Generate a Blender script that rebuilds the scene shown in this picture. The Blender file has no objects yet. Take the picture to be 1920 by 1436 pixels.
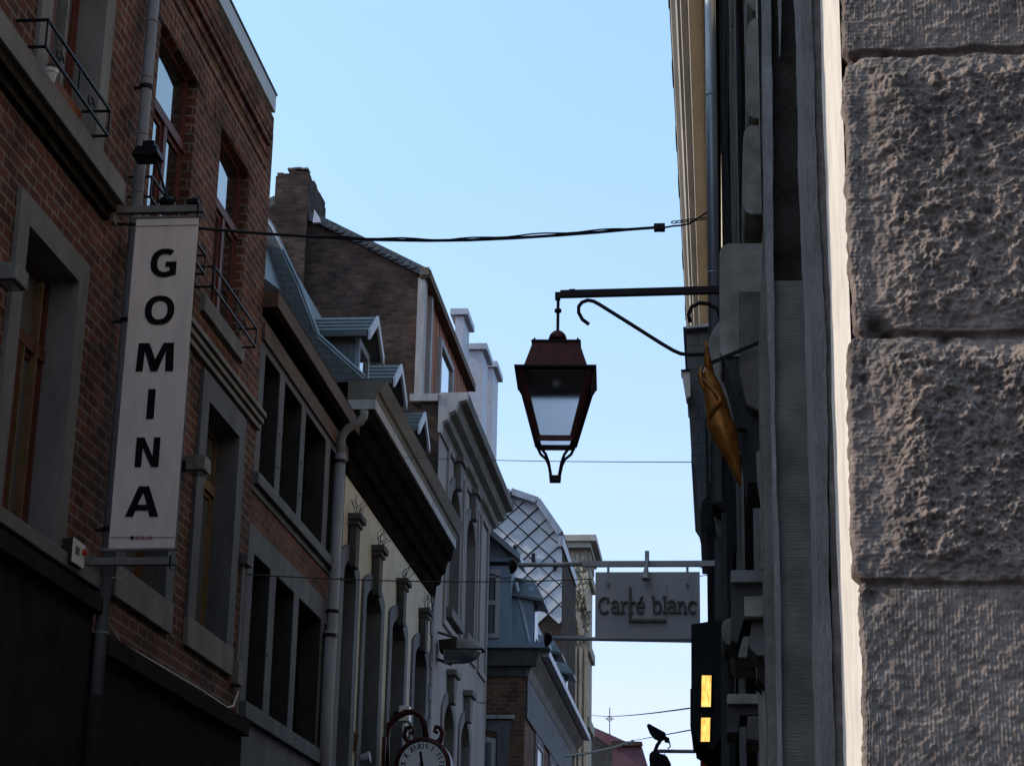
import bpy, bmesh, math, random
import numpy as np
from mathutils import Vector, Matrix
from mathutils.geometry import tessellate_polygon
random.seed(7)
S = bpy.context.scene
C = S.collection
R = math.radians
# ------------------------------------------------------------------ camera
YAW, PITCH, ROLL, FPX = R(6.17), R(17.63), R(1.15), 3695.0
fw = Vector((-math.sin(YAW)*math.cos(PITCH), math.cos(YAW)*math.cos(PITCH), math.sin(PITCH)))
rt0 = Vector((math.cos(YAW), math.sin(YAW), 0)); up0 = rt0.cross(fw)
rt = rt0*math.cos(ROLL)+up0*math.sin(ROLL); up = up0*math.cos(ROLL)-rt0*math.sin(ROLL)
EYE = Vector((0, 0, 1.6))
cam_d = bpy.data.cameras.new('camera'); cam = bpy.data.objects.new('camera', cam_d); C.objects.link(cam)
m = Matrix((rt, up, -fw)).transposed().to_4x4(); m.translation = EYE
cam.matrix_world = m
cam_d.sensor_width = 36.0; cam_d.lens = FPX/1920*36; cam_d.clip_start = 0.05; cam_d.clip_end = 3000
S.camera = cam
# ------------------------------------------------------------------ light
SUN_EL, SUN_AZ = R(33), R(7)            # sun stands to the left of the street, a little behind the viewer
to_sun = Vector((-math.cos(SUN_AZ)*math.cos(SUN_EL), -math.sin(SUN_AZ)*math.cos(SUN_EL), math.sin(SUN_EL)))
W = bpy.data.worlds.new('World'); S.world = W; W.use_nodes = True
nt = W.node_tree; nt.nodes.clear()
sky = nt.nodes.new('ShaderNodeTexSky'); sky.sky_type = 'NISHITA'; sky.sun_disc = False
sky.sun_elevation = SUN_EL; sky.sun_rotation = math.atan2(to_sun.x, to_sun.y)
sky.altitude = 100; sky.air_density = 1.0; sky.dust_density = 0.8; sky.ozone_density = 1.0
hs = nt.nodes.new('ShaderNodeHueSaturation'); hs.inputs['Saturation'].default_value = 0.78
hs.inputs['Hue'].default_value = 0.478
bg = nt.nodes.new('ShaderNodeBackground'); bg.inputs[1].default_value = 0.15
wo = nt.nodes.new('ShaderNodeOutputWorld')
tint = nt.nodes.new('ShaderNodeMix'); tint.data_type = 'RGBA'; tint.blend_type = 'MULTIPLY'; tint.inputs[0].default_value = 1.0
tr = nt.nodes.new('ShaderNodeValToRGB'); tr.color_ramp.elements[0].position = 0.14; tr.color_ramp.elements[1].position = 0.48; tr.color_ramp.elements[0].color = (0.86, 0.80, 1.10, 1); tr.color_ramp.elements[1].color = (1.05, 1.20, 1.30, 1)
tcw = nt.nodes.new('ShaderNodeTexCoord'); mpw = nt.nodes.new('ShaderNodeMapping'); mpw.inputs['Scale'].default_value = (2.0, 2.0, 26.0)
cn = nt.nodes.new('ShaderNodeTexNoise'); cn.inputs['Scale'].default_value = 1.6; cn.inputs['Detail'].default_value = 5.0
cr0 = nt.nodes.new('ShaderNodeValToRGB'); cr0.color_ramp.elements[0].position = 0.46; cr0.color_ramp.elements[1].position = 0.72
sz = nt.nodes.new('ShaderNodeSeparateXYZ'); lowm = nt.nodes.new('ShaderNodeMapRange'); lowm.inputs[1].default_value = 0.30; lowm.inputs[2].default_value = 0.12; lowm.inputs[4].default_value = 0.75
mulw = nt.nodes.new('ShaderNodeMath'); mulw.operation = 'MULTIPLY'
cl = nt.nodes.new('ShaderNodeMix'); cl.data_type = 'RGBA'; cl.inputs[7].default_value = (3.3, 3.55, 3.8, 1)
nt.links.new(tcw.outputs['Generated'], mpw.inputs['Vector']); nt.links.new(mpw.outputs[0], cn.inputs['Vector']); nt.links.new(cn.outputs['Fac'], cr0.inputs[0])
nt.links.new(tcw.outputs['Generated'], sz.inputs[0]); nt.links.new(sz.outputs[2], lowm.inputs[0]); nt.links.new(lowm.outputs[0], mulw.inputs[0]); nt.links.new(cr0.outputs[0], mulw.inputs[1])
nt.links.new(sz.outputs[2], tr.inputs[0]); nt.links.new(tr.outputs[0], tint.inputs[7]); nt.links.new(sky.outputs[0], hs.inputs['Color']); nt.links.new(hs.outputs[0], tint.inputs[6]); nt.links.new(tint.outputs[2], cl.inputs[6]); nt.links.new(mulw.outputs[0], cl.inputs[0])
nt.links.new(cl.outputs[2], bg.inputs[0]); nt.links.new(bg.outputs[0], wo.inputs[0])
sd = bpy.data.lights.new('sun', 'SUN'); sd.energy = 2.8; sd.angle = R(0.53); sd.color = (1.0, 0.90, 0.78)
sun = bpy.data.objects.new('sun', sd); C.objects.link(sun); sun.rotation_euler = to_sun.to_track_quat('Z', 'Y').to_euler()
sun.location = (-20, 0, 30)
S.view_settings.view_transform = 'Standard'; S.view_settings.look = 'None'
S.view_settings.exposure = 0.8; S.view_settings.gamma = 1.0
try: S.view_settings.use_curve_mapping = False
except Exception: pass
# ------------------------------------------------------------------ measuring helpers (photo measurements -> metres on known planes)
def ray(px, py): return fw*FPX + rt*(px-960.0) - up*(py-718.0)
XL = -5.1                                   # the left house fronts
def U(px, py, X=XL):
    d = ray(px, py); k = X/d.x; return (d.y*k, 1.6+d.z*k)          # (Y, Z) on a street-side plane
def V(px, py, Y):
    d = ray(px, py); k = Y/d.y; return (d.x*k, 1.6+d.z*k)          # (X, Z) on a cross plane
# ------------------------------------------------------------------ materials
MATS = {}
def _mat(name):
    mt = bpy.data.materials.new(name); mt.use_nodes = True
    b = mt.node_tree.nodes['Principled BSDF']; MATS[name] = mt
    return mt, mt.node_tree, b
def N(t, kind, **kw):
    n = t.nodes.new(kind)
    for k, v in kw.items():
        if k.startswith('_'): setattr(n, k[1:], v)
        else: n.inputs[k.replace('__', ' ')].default_value = v
    return n
def coords(t, sx=1, sy=1, sz=1):
    tc = t.nodes.new('ShaderNodeTexCoord'); mp = t.nodes.new('ShaderNodeMapping')
    geo = t.nodes.new('ShaderNodeNewGeometry')
    mp.inputs['Scale'].default_value = (sx, sy, sz)
    t.links.new(geo.outputs['Position'], mp.inputs['Vector']); return mp
def plain(name, col, rough=0.7, metal=0.0, var=0.25, scale=6.0, bump=0.15, stretch=(1, 1, 1), col2=None, spec=0.12, dist=0.01, fine=60.0):
    mt, t, b = _mat(name)
    mp = coords(t, *stretch)
    n = N(t, 'ShaderNodeTexNoise', Scale=scale, Detail=8.0, Roughness=0.62); t.links.new(mp.outputs[0], n.inputs['Vector'])
    cr = t.nodes.new('ShaderNodeValToRGB'); t.links.new(n.outputs['Fac'], cr.inputs[0])
    c2 = col2 or tuple(c*(1-var) for c in col)
    cr.color_ramp.elements[0].position = 0.32; cr.color_ramp.elements[1].position = 0.68
    cr.color_ramp.elements[0].color = (*c2, 1); cr.color_ramp.elements[1].color = (*[min(1, c*(1+var*0.5)) for c in col], 1)
    n2 = N(t, 'ShaderNodeTexNoise', Scale=fine, Detail=6.0, Roughness=0.6); t.links.new(mp.outputs[0], n2.inputs['Vector'])
    mx = N(t, 'ShaderNodeMix', _data_type='RGBA', _blend_type='MULTIPLY'); mx.inputs[0].default_value = min(1, var*1.6)
    t.links.new(cr.outputs[0], mx.inputs[6]); t.links.new(n2.outputs['Fac'], mx.inputs[7])
    g = N(t, 'ShaderNodeGamma', Gamma=1.0); t.links.new(mx.outputs[2], g.inputs[0])
    t.links.new(g.outputs[0], b.inputs['Base Color'])
    b.inputs['Roughness'].default_value = rough; b.inputs['Metallic'].default_value = metal
    b.inputs['Specular IOR Level'].default_value = spec
    if bump:
        bp = N(t, 'ShaderNodeBump', Strength=min(1, bump), Distance=dist); t.links.new(n2.outputs['Fac'], bp.inputs['Height']); t.links.new(bp.outputs[0], b.inputs['Normal'])
    return mt
def brick(name, c1, c2, mortar, scale=1.0, bw=0.215, rh=0.072, ms=0.010, blotch=0.5, msmooth=0.15):
    mt, t, b = _mat(name)
    geo = t.nodes.new('ShaderNodeNewGeometry'); sp = t.nodes.new('ShaderNodeSeparateXYZ'); t.links.new(geo.outputs['Position'], sp.inputs[0])
    ad = N(t, 'ShaderNodeMath', _operation='ADD'); t.links.new(sp.outputs[0], ad.inputs[0]); t.links.new(sp.outputs[1], ad.inputs[1])
    cb = t.nodes.new('ShaderNodeCombineXYZ'); t.links.new(ad.outputs[0], cb.inputs[0]); t.links.new(sp.outputs[2], cb.inputs[1])
    wn = N(t, 'ShaderNodeTexNoise', Scale=9.0, Detail=3.0); t.links.new(geo.outputs['Position'], wn.inputs['Vector'])
    va = N(t, 'ShaderNodeVectorMath', _operation='SCALE'); va.inputs['Scale'].default_value = 0.016; t.links.new(wn.outputs['Color'], va.inputs[0])
    vs = N(t, 'ShaderNodeVectorMath', _operation='ADD'); t.links.new(cb.outputs[0], vs.inputs[0]); t.links.new(va.outputs[0], vs.inputs[1])
    bt = N(t, 'ShaderNodeTexBrick', Scale=1.0); bt.inputs['Brick Width'].default_value = bw; bt.inputs['Row Height'].default_value = rh
    bt.inputs['Mortar Size'].default_value = ms; bt.inputs['Mortar Smooth'].default_value = msmooth; bt.inputs['Bias'].default_value = -0.1
    bt.inputs['Color1'].default_value = (*c1, 1); bt.inputs['Color2'].default_value = (*c2, 1); bt.inputs['Mortar'].default_value = (*mortar, 1)
    t.links.new(vs.outputs[0], bt.inputs['Vector'])
    n = N(t, 'ShaderNodeTexNoise', Scale=1.7, Detail=6.0, Roughness=0.65); t.links.new(geo.outputs['Position'], n.inputs['Vector'])
    cr = t.nodes.new('ShaderNodeValToRGB'); t.links.new(n.outputs['Fac'], cr.inputs[0])
    lo = 1-blotch; cr.color_ramp.elements[0].color = (lo, lo*0.98, lo*0.95, 1); cr.color_ramp.elements[0].position = 0.33; cr.color_ramp.elements[1].color = (1.12, 1.08, 1.04, 1); cr.color_ramp.elements[1].position = 0.66
    n3 = N(t, 'ShaderNodeTexNoise', Scale=26.0, Detail=5.0, Roughness=0.7); t.links.new(geo.outputs['Position'], n3.inputs['Vector'])
    mx = N(t, 'ShaderNodeMix', _data_type='RGBA', _blend_type='MULTIPLY'); mx.inputs[0].default_value = 1.0
    t.links.new(bt.outputs['Color'], mx.inputs[6]); t.links.new(cr.outputs[0], mx.inputs[7])
    m2 = N(t, 'ShaderNodeMix', _data_type='RGBA', _blend_type='OVERLAY'); m2.inputs[0].default_value = 0.55
    t.links.new(mx.outputs[2], m2.inputs[6]); t.links.new(n3.outputs['Fac'], m2.inputs[7])
    t.links.new(m2.outputs[2], b.inputs['Base Color']); b.inputs['Roughness'].default_value = 0.9; b.inputs['Specular IOR Level'].default_value = 0.08
    iv = N(t, 'ShaderNodeMath', _operation='SUBTRACT'); iv.inputs[0].default_value = 1.0; t.links.new(bt.outputs['Fac'], iv.inputs[1])
    mh = N(t, 'ShaderNodeMath', _operation='MULTIPLY_ADD'); mh.inputs[1].default_value = 0.35; t.links.new(n3.outputs['Fac'], mh.inputs[0]); t.links.new(iv.outputs[0], mh.inputs[2])
    bp = N(t, 'ShaderNodeBump', Strength=0.7, Distance=0.012); t.links.new(mh.outputs[0], bp.inputs['Height']); t.links.new(bp.outputs[0], b.inputs['Normal'])
    return mt
def glass(name, col=(0.012, 0.013, 0.014), rough=0.03, spec=1.0):
    mt, t, b = _mat(name); b.inputs['Base Color'].default_value = (*col, 1); b.inputs['Roughness'].default_value = rough
    b.inputs['Specular IOR Level'].default_value = spec; b.inputs['Coat Weight'].default_value = 1.0; b.inputs['Coat Roughness'].default_value = 0.02
    mp = coords(t); n = N(t, 'ShaderNodeTexNoise', Scale=1.1, Detail=2.0); t.links.new(mp.outputs[0], n.inputs['Vector'])
    bp = N(t, 'ShaderNodeBump', Strength=0.12, Distance=0.02); t.links.new(n.outputs['Fac'], bp.inputs['Height']); t.links.new(bp.outputs[0], b.inputs['Normal'])
    return mt
def slate(name, col, rowh=0.16, w=0.2):
    mt = brick(name, col, tuple(c*0.62 for c in col), tuple(c*0.25 for c in col), bw=w, rh=rowh, ms=0.006, blotch=0.25)
    mt.node_tree.nodes['Principled BSDF'].inputs['Roughness'].default_value = 0.45
    mt.node_tree.nodes['Principled BSDF'].inputs['Specular IOR Level'].default_value = 0.5
    return mt
brick('brick_red', (0.150, 0.055, 0.036), (0.062, 0.031, 0.025), (0.185, 0.150, 0.120), bw=0.27, rh=0.098, ms=0.012, blotch=0.62)
brick('brick_dark', (0.080, 0.048, 0.038), (0.040, 0.028, 0.024), (0.055, 0.046, 0.040), bw=0.24, rh=0.085, blotch=0.55)
brick('brick_gable', (0.088, 0.054, 0.043), (0.034, 0.024, 0.022), (0.055, 0.047, 0.042), bw=0.20, rh=0.078, ms=0.012, blotch=0.6)
brick('brick_brown', (0.16, 0.070, 0.045), (0.08, 0.045, 0.034), (0.12, 0.10, 0.085), bw=0.26, rh=0.095, ms=0.014)
plain('stone_grey', (0.21, 0.19, 0.178), 0.8, var=0.28, scale=3.0, stretch=(1, 1, 0.4), bump=0.3)
plain('bluestone', (0.125, 0.125, 0.13), 0.75, var=0.35, scale=3.5, stretch=(1, 1, 0.35), bump=0.3)
plain('stone_dark', (0.085, 0.080, 0.074), 0.85, var=0.4, scale=4.0, bump=0.5)
plain('stone_near_black', (0.055, 0.044, 0.037), 0.95, var=0.5, scale=5.0, bump=0.8, spec=0.1)  # near-black stone; on the upper pier block it stands in for shade
plain('paint_blue_grey', (0.26, 0.238, 0.22), 0.7, var=0.38, scale=11.0, stretch=(1, 1, 0.35), bump=0.8, dist=0.006, fine=110)
plain('paint_white', (0.66, 0.61, 0.54), 0.75, var=0.2, scale=14.0, stretch=(1, 1, 0.3), bump=0.6, dist=0.004, fine=120)
plain('plaster_cream', (0.44, 0.385, 0.295), 0.85, var=0.18, scale=1.2, bump=0.15)
plain('stucco_white', (0.30, 0.262, 0.240), 0.85, var=0.2, scale=1.0, stretch=(1, 1, 0.3), bump=0.15)
plain('stucco_trim', (0.19, 0.165, 0.15), 0.85, var=0.3, scale=2.0, stretch=(1, 1, 0.3), bump=0.2)
plain('wood_white', (0.38, 0.36, 0.35), 0.7, var=0.3, scale=5.0, stretch=(1, 1, 0.3), bump=0.2)
plain('wood_blue', (0.21, 0.255, 0.31), 0.6, var=0.25, scale=2.5, stretch=(1, 1, 0.3), bump=0.1)
plain('wood_dark', (0.016, 0.013, 0.011), 0.8, var=0.5, scale=4.0, stretch=(1, 0.3, 1), bump=0.3)
plain('wood_brown', (0.13, 0.075, 0.048), 0.75, var=0.4, scale=5.0, stretch=(1, 0.3, 1), bump=0.3)
plain('wood_cornice', (0.17, 0.15, 0.125), 0.75, var=0.4, scale=3.0, stretch=(1, 0.3, 1), bump=0.3)
plain('wood_red', (0.13, 0.040, 0.030), 0.5, var=0.3, scale=9.0, bump=0.1)
plain('wood_orange', (0.22, 0.070, 0.022), 0.6, var=0.4, scale=4.0, bump=0.1)
plain('wood_honey', (0.19, 0.115, 0.055), 0.5, var=0.3, scale=8.0, bump=0.1)
plain('clapboard', (0.40, 0.17, 0.105), 0.8, var=0.4, scale=6.0, stretch=(1, 1, 0.2), bump=0.2)
plain('zinc', (0.30, 0.32, 0.35), 0.45, 0.6, var=0.25, scale=5.0, stretch=(1, 1, 0.3), bump=0.1)
plain('zinc_light', (0.42, 0.42, 0.46), 0.5, 0.2, var=0.15, scale=4.0, bump=0.1)
plain('pipe_grey', (0.24, 0.225, 0.225), 0.5, 0.0, var=0.25, scale=6.0, stretch=(1, 1, 0.25), bump=0.1)
plain('iron_black', (0.012, 0.013, 0.016), 0.5, 0.3, var=0.3, scale=20.0, bump=0.1)
plain('steel_grey', (0.45, 0.44, 0.46), 0.45, 0.2, var=0.2, scale=8.0, bump=0.05)
plain('shop_black', (0.034, 0.035, 0.036), 0.6, var=0.3, scale=3.0, bump=0.1, spec=0.04)
plain('ledge_dark', (0.040, 0.038, 0.036), 0.85, var=0.3, scale=3.0, bump=0.2)
plain('banner_cloth', (0.74, 0.60, 0.53), 0.85, var=0.13, scale=2.6, stretch=(2.5, 1, 0.5), bump=0.3, dist=0.02, fine=5)
plain('letter_black', (0.012, 0.011, 0.012), 0.7, var=0.1, bump=0)
plain('ink_red', (0.38, 0.03, 0.05), 0.7, var=0.1, bump=0)
plain('pot_white', (0.6, 0.58, 0.54), 0.5, var=0.1, bump=0.05)
plain('plastic_white', (0.62, 0.60, 0.55), 0.5, var=0.08, bump=0)
plain('plastic_red', (0.45, 0.05, 0.02), 0.4, var=0.1, bump=0)
plain('lamp_red', (0.115, 0.036, 0.032), 0.45, 0.2, var=0.35, scale=14.0, bump=0.15)
plain('lamp_black', (0.030, 0.016, 0.018), 0.45, 0.2, var=0.35, scale=14.0, bump=0.1)
plain('clock_red', (0.055, 0.014, 0.014), 0.4, 0.1, var=0.3, bump=0.05)
plain('clock_face', (0.55, 0.57, 0.60), 0.5, var=0.05, bump=0)
plain('sign_grey', (0.50, 0.46, 0.46), 0.55, 0.0, var=0.14, scale=2.0, stretch=(3, 1, 0.4), bump=0.05)
plain('sign_letter', (0.15, 0.12, 0.10), 0.5, 0.2, var=0.3, bump=0)
plain('gold_paint', (0.40, 0.15, 0.03), 0.38, 0.45, var=0.45, scale=16.0, bump=0.3, dist=0.004, col2=(0.22, 0.07, 0.014))
plain('cable_black', (0.015, 0.015, 0.017), 0.6, var=0.1, bump=0)
plain('wire_grey', (0.12, 0.13, 0.14), 0.5, var=0.1, bump=0)
plain('wire_pale', (0.42, 0.38, 0.35), 0.6, var=0.1, bump=0)
plain('roof_tile', (0.17, 0.085, 0.095), 0.8, var=0.3, scale=2.0, bump=0.3)
plain('stone_ornate', (0.46, 0.40, 0.31), 0.85, var=0.35, scale=2.4, stretch=(1, 1, 0.5), bump=0.5, dist=0.03, fine=14)
plain('eave_cream', (0.42, 0.385, 0.335), 0.75, var=0.25, scale=3.0, stretch=(1, 0.2, 1), bump=0.15)
plain('metal_shingle', (0.42, 0.43, 0.455), 0.5, 0.1, var=0.18, scale=2.0, bump=0.08)
plain('asphalt', (0.05, 0.05, 0.05), 0.9, var=0.3, bump=0.3)
plain('plant_dry', (0.10, 0.08, 0.05), 0.9, var=0.3, bump=0)
slate('slate_blue', (0.050, 0.052, 0.056), 0.10, 0.16)
plain('bounce_cream', (0.62, 0.52, 0.38), 0.85, var=0.15, scale=1.5)  # pale cream chosen to bounce sunlight across the street
slate('slate_dark', (0.045, 0.052, 0.058), 0.13, 0.24)
slate('slate_cheek', (0.066, 0.074, 0.088), 0.32, 0.5)
glass('window_glass'); glass('window_glass_pale', (0.055, 0.065, 0.075)); glass('dark_glass', (0.006, 0.006, 0.006), 0.2, 0.12)
MATS['dark_glass'].node_tree.nodes['Principled BSDF'].inputs['Coat Weight'].default_value = 0.0
glass('curtain_glass', (0.09, 0.085, 0.08), 0.15, 0.4)
MATS['curtain_glass'].node_tree.nodes['Principled BSDF'].inputs['Coat Weight'].default_value = 0.0
def rubble(name, c_lo, c_hi, amp=0.02):
    mt, t, b = _mat(name)
    geo = t.nodes.new('ShaderNodeNewGeometry')
    n = N(t, 'ShaderNodeTexNoise', Scale=26.0, Detail=10.0, Roughness=0.65); t.links.new(geo.outputs['Position'], n.inputs['Vector'])
    cr = t.nodes.new('ShaderNodeValToRGB'); t.links.new(n.outputs['Fac'], cr.inputs[0])
    cr.color_ramp.elements[0].position = 0.3; cr.color_ramp.elements[1].position = 0.72
    cr.color_ramp.elements[0].color = (*c_lo, 1); cr.color_ramp.elements[1].color = (*c_hi, 1)
    np_ = N(t, 'ShaderNodeTexNoise', Scale=5.0, Detail=7.0, Roughness=0.65); t.links.new(geo.outputs['Position'], np_.inputs['Vector'])
    c2 = t.nodes.new('ShaderNodeValToRGB'); t.links.new(np_.outputs['Fac'], c2.inputs[0]); c2.color_ramp.elements[0].position = 0.35; c2.color_ramp.elements[1].position = 0.65
    c2.color_ramp.elements[0].color = (0.72, 0.72, 0.73, 1); c2.color_ramp.elements[1].color = (1.12, 1.08, 1.03, 1)
    mx = N(t, 'ShaderNodeMix', _data_type='RGBA', _blend_type='MULTIPLY'); mx.inputs[0].default_value = 1.0; t.links.new(cr.outputs[0], mx.inputs[6]); t.links.new(c2.outputs[0], mx.inputs[7])
    t.links.new(mx.outputs[2], b.inputs['Base Color']); b.inputs['Roughness'].default_value = 0.92; b.inputs['Specular IOR Level'].default_value = 0.1
    n2 = N(t, 'ShaderNodeTexNoise', Scale=170.0, Detail=8.0, Roughness=0.7); t.links.new(geo.outputs['Position'], n2.inputs['Vector'])
    bp = N(t, 'ShaderNodeBump', Strength=0.9, Distance=0.004); t.links.new(n2.outputs['Fac'], bp.inputs['Height']); t.links.new(bp.outputs[0], b.inputs['Normal'])
    return mt
rubble('pillar_stone', (0.100, 0.081, 0.071), (0.265, 0.215, 0.185))
def tooled(name, col, sx, sz):
    mt, t, b = _mat(name)
    mp = coords(t, sx, 20, sz)
    n = N(t, 'ShaderNodeTexNoise', Scale=1.0, Detail=6.0, Roughness=0.6); t.links.new(mp.outputs[0], n.inputs['Vector'])
    geo = t.nodes.new('ShaderNodeNewGeometry')
    n2 = N(t, 'ShaderNodeTexNoise', Scale=7.0, Detail=8.0); t.links.new(geo.outputs['Position'], n2.inputs['Vector'])
    cr = t.nodes.new('ShaderNodeValToRGB'); t.links.new(n2.outputs['Fac'], cr.inputs[0])
    cr.color_ramp.elements[0].position = 0.3; cr.color_ramp.elements[1].position = 0.7
    cr.color_ramp.elements[0].color = (*[c*0.55 for c in col], 1); cr.color_ramp.elements[1].color = (*[c*1.2 for c in col], 1)
    t.links.new(cr.outputs[0], b.inputs['Base Color']); b.inputs['Roughness'].default_value = 0.9; b.inputs['Specular IOR Level'].default_value = 0.08
    bp = N(t, 'ShaderNodeBump', Strength=1.0, Distance=0.008); t.links.new(n.outputs['Fac'], bp.inputs['Height']); t.links.new(bp.outputs[0], b.inputs['Normal'])
    return mt
tooled('stone_tooled', (0.125, 0.108, 0.092), 14, 170)
tooled('stone_combed', (0.17, 0.165, 0.155), 260, 18)
tooled('stone_console', (0.29, 0.26, 0.22), 30, 150)
for k_ in ('wood_dark', 'ledge_dark', 'shop_black', 'stone_near_black', 'letter_black'): MATS[k_].node_tree.nodes['Principled BSDF'].inputs['Specular IOR Level'].default_value = 0.0
# lit lamps
def emit(name, col, s, dark=(0.5, 0.2, 0.03)):
    mt, t, b = _mat(name)
    mp = coords(t, 60, 60, 14); n = N(t, 'ShaderNodeTexNoise', Scale=1.0, Detail=5.0); t.links.new(mp.outputs[0], n.inputs['Vector'])
    cr = t.nodes.new('ShaderNodeValToRGB'); t.links.new(n.outputs['Fac'], cr.inputs[0])
    cr.color_ramp.elements[0].position = 0.35; cr.color_ramp.elements[1].position = 0.6
    cr.color_ramp.elements[0].color = (*dark, 1); cr.color_ramp.elements[1].color = (*col, 1)
    t.links.new(cr.outputs[0], b.inputs['Emission Color']); b.inputs['Emission Strength'].default_value = s
    b.inputs['Base Color'].default_value = (*dark, 1)
    return mt
emit('lit_yellow', (1.0, 0.62, 0.16), 0.9, (0.75, 0.33, 0.05))
# frosted lantern glass
mt, t, b = _mat('lantern_glass')
b.inputs['Base Color'].default_value = (0.97, 0.98, 0.99, 1); b.inputs['Roughness'].default_value = 0.04
b.inputs['Transmission Weight'].default_value = 1.0; b.inputs['IOR'].default_value = 1.06
mp = coords(t, 1, 1, 1); n = N(t, 'ShaderNodeTexNoise', Scale=130.0, Detail=4.0, Roughness=0.7); t.links.new(mp.outputs[0], n.inputs['Vector'])
bp = N(t, 'ShaderNodeBump', Strength=0.8, Distance=0.012); t.links.new(n.outputs['Fac'], bp.inputs['Height']); t.links.new(bp.outputs[0], b.inputs['Normal'])
tl_ = t.nodes.new('ShaderNodeBsdfTranslucent'); tl_.inputs[0].default_value = (0.86, 0.90, 0.92, 1); t.links.new(bp.outputs[0], tl_.inputs['Normal'])
ms_ = t.nodes.new('ShaderNodeMixShader'); ms_.inputs[0].default_value = 0.18
t.links.new(b.outputs[0], ms_.inputs[1]); t.links.new(tl_.outputs[0], ms_.inputs[2]); t.links.new(ms_.outputs[0], t.nodes['Material Output'].inputs['Surface'])
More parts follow.
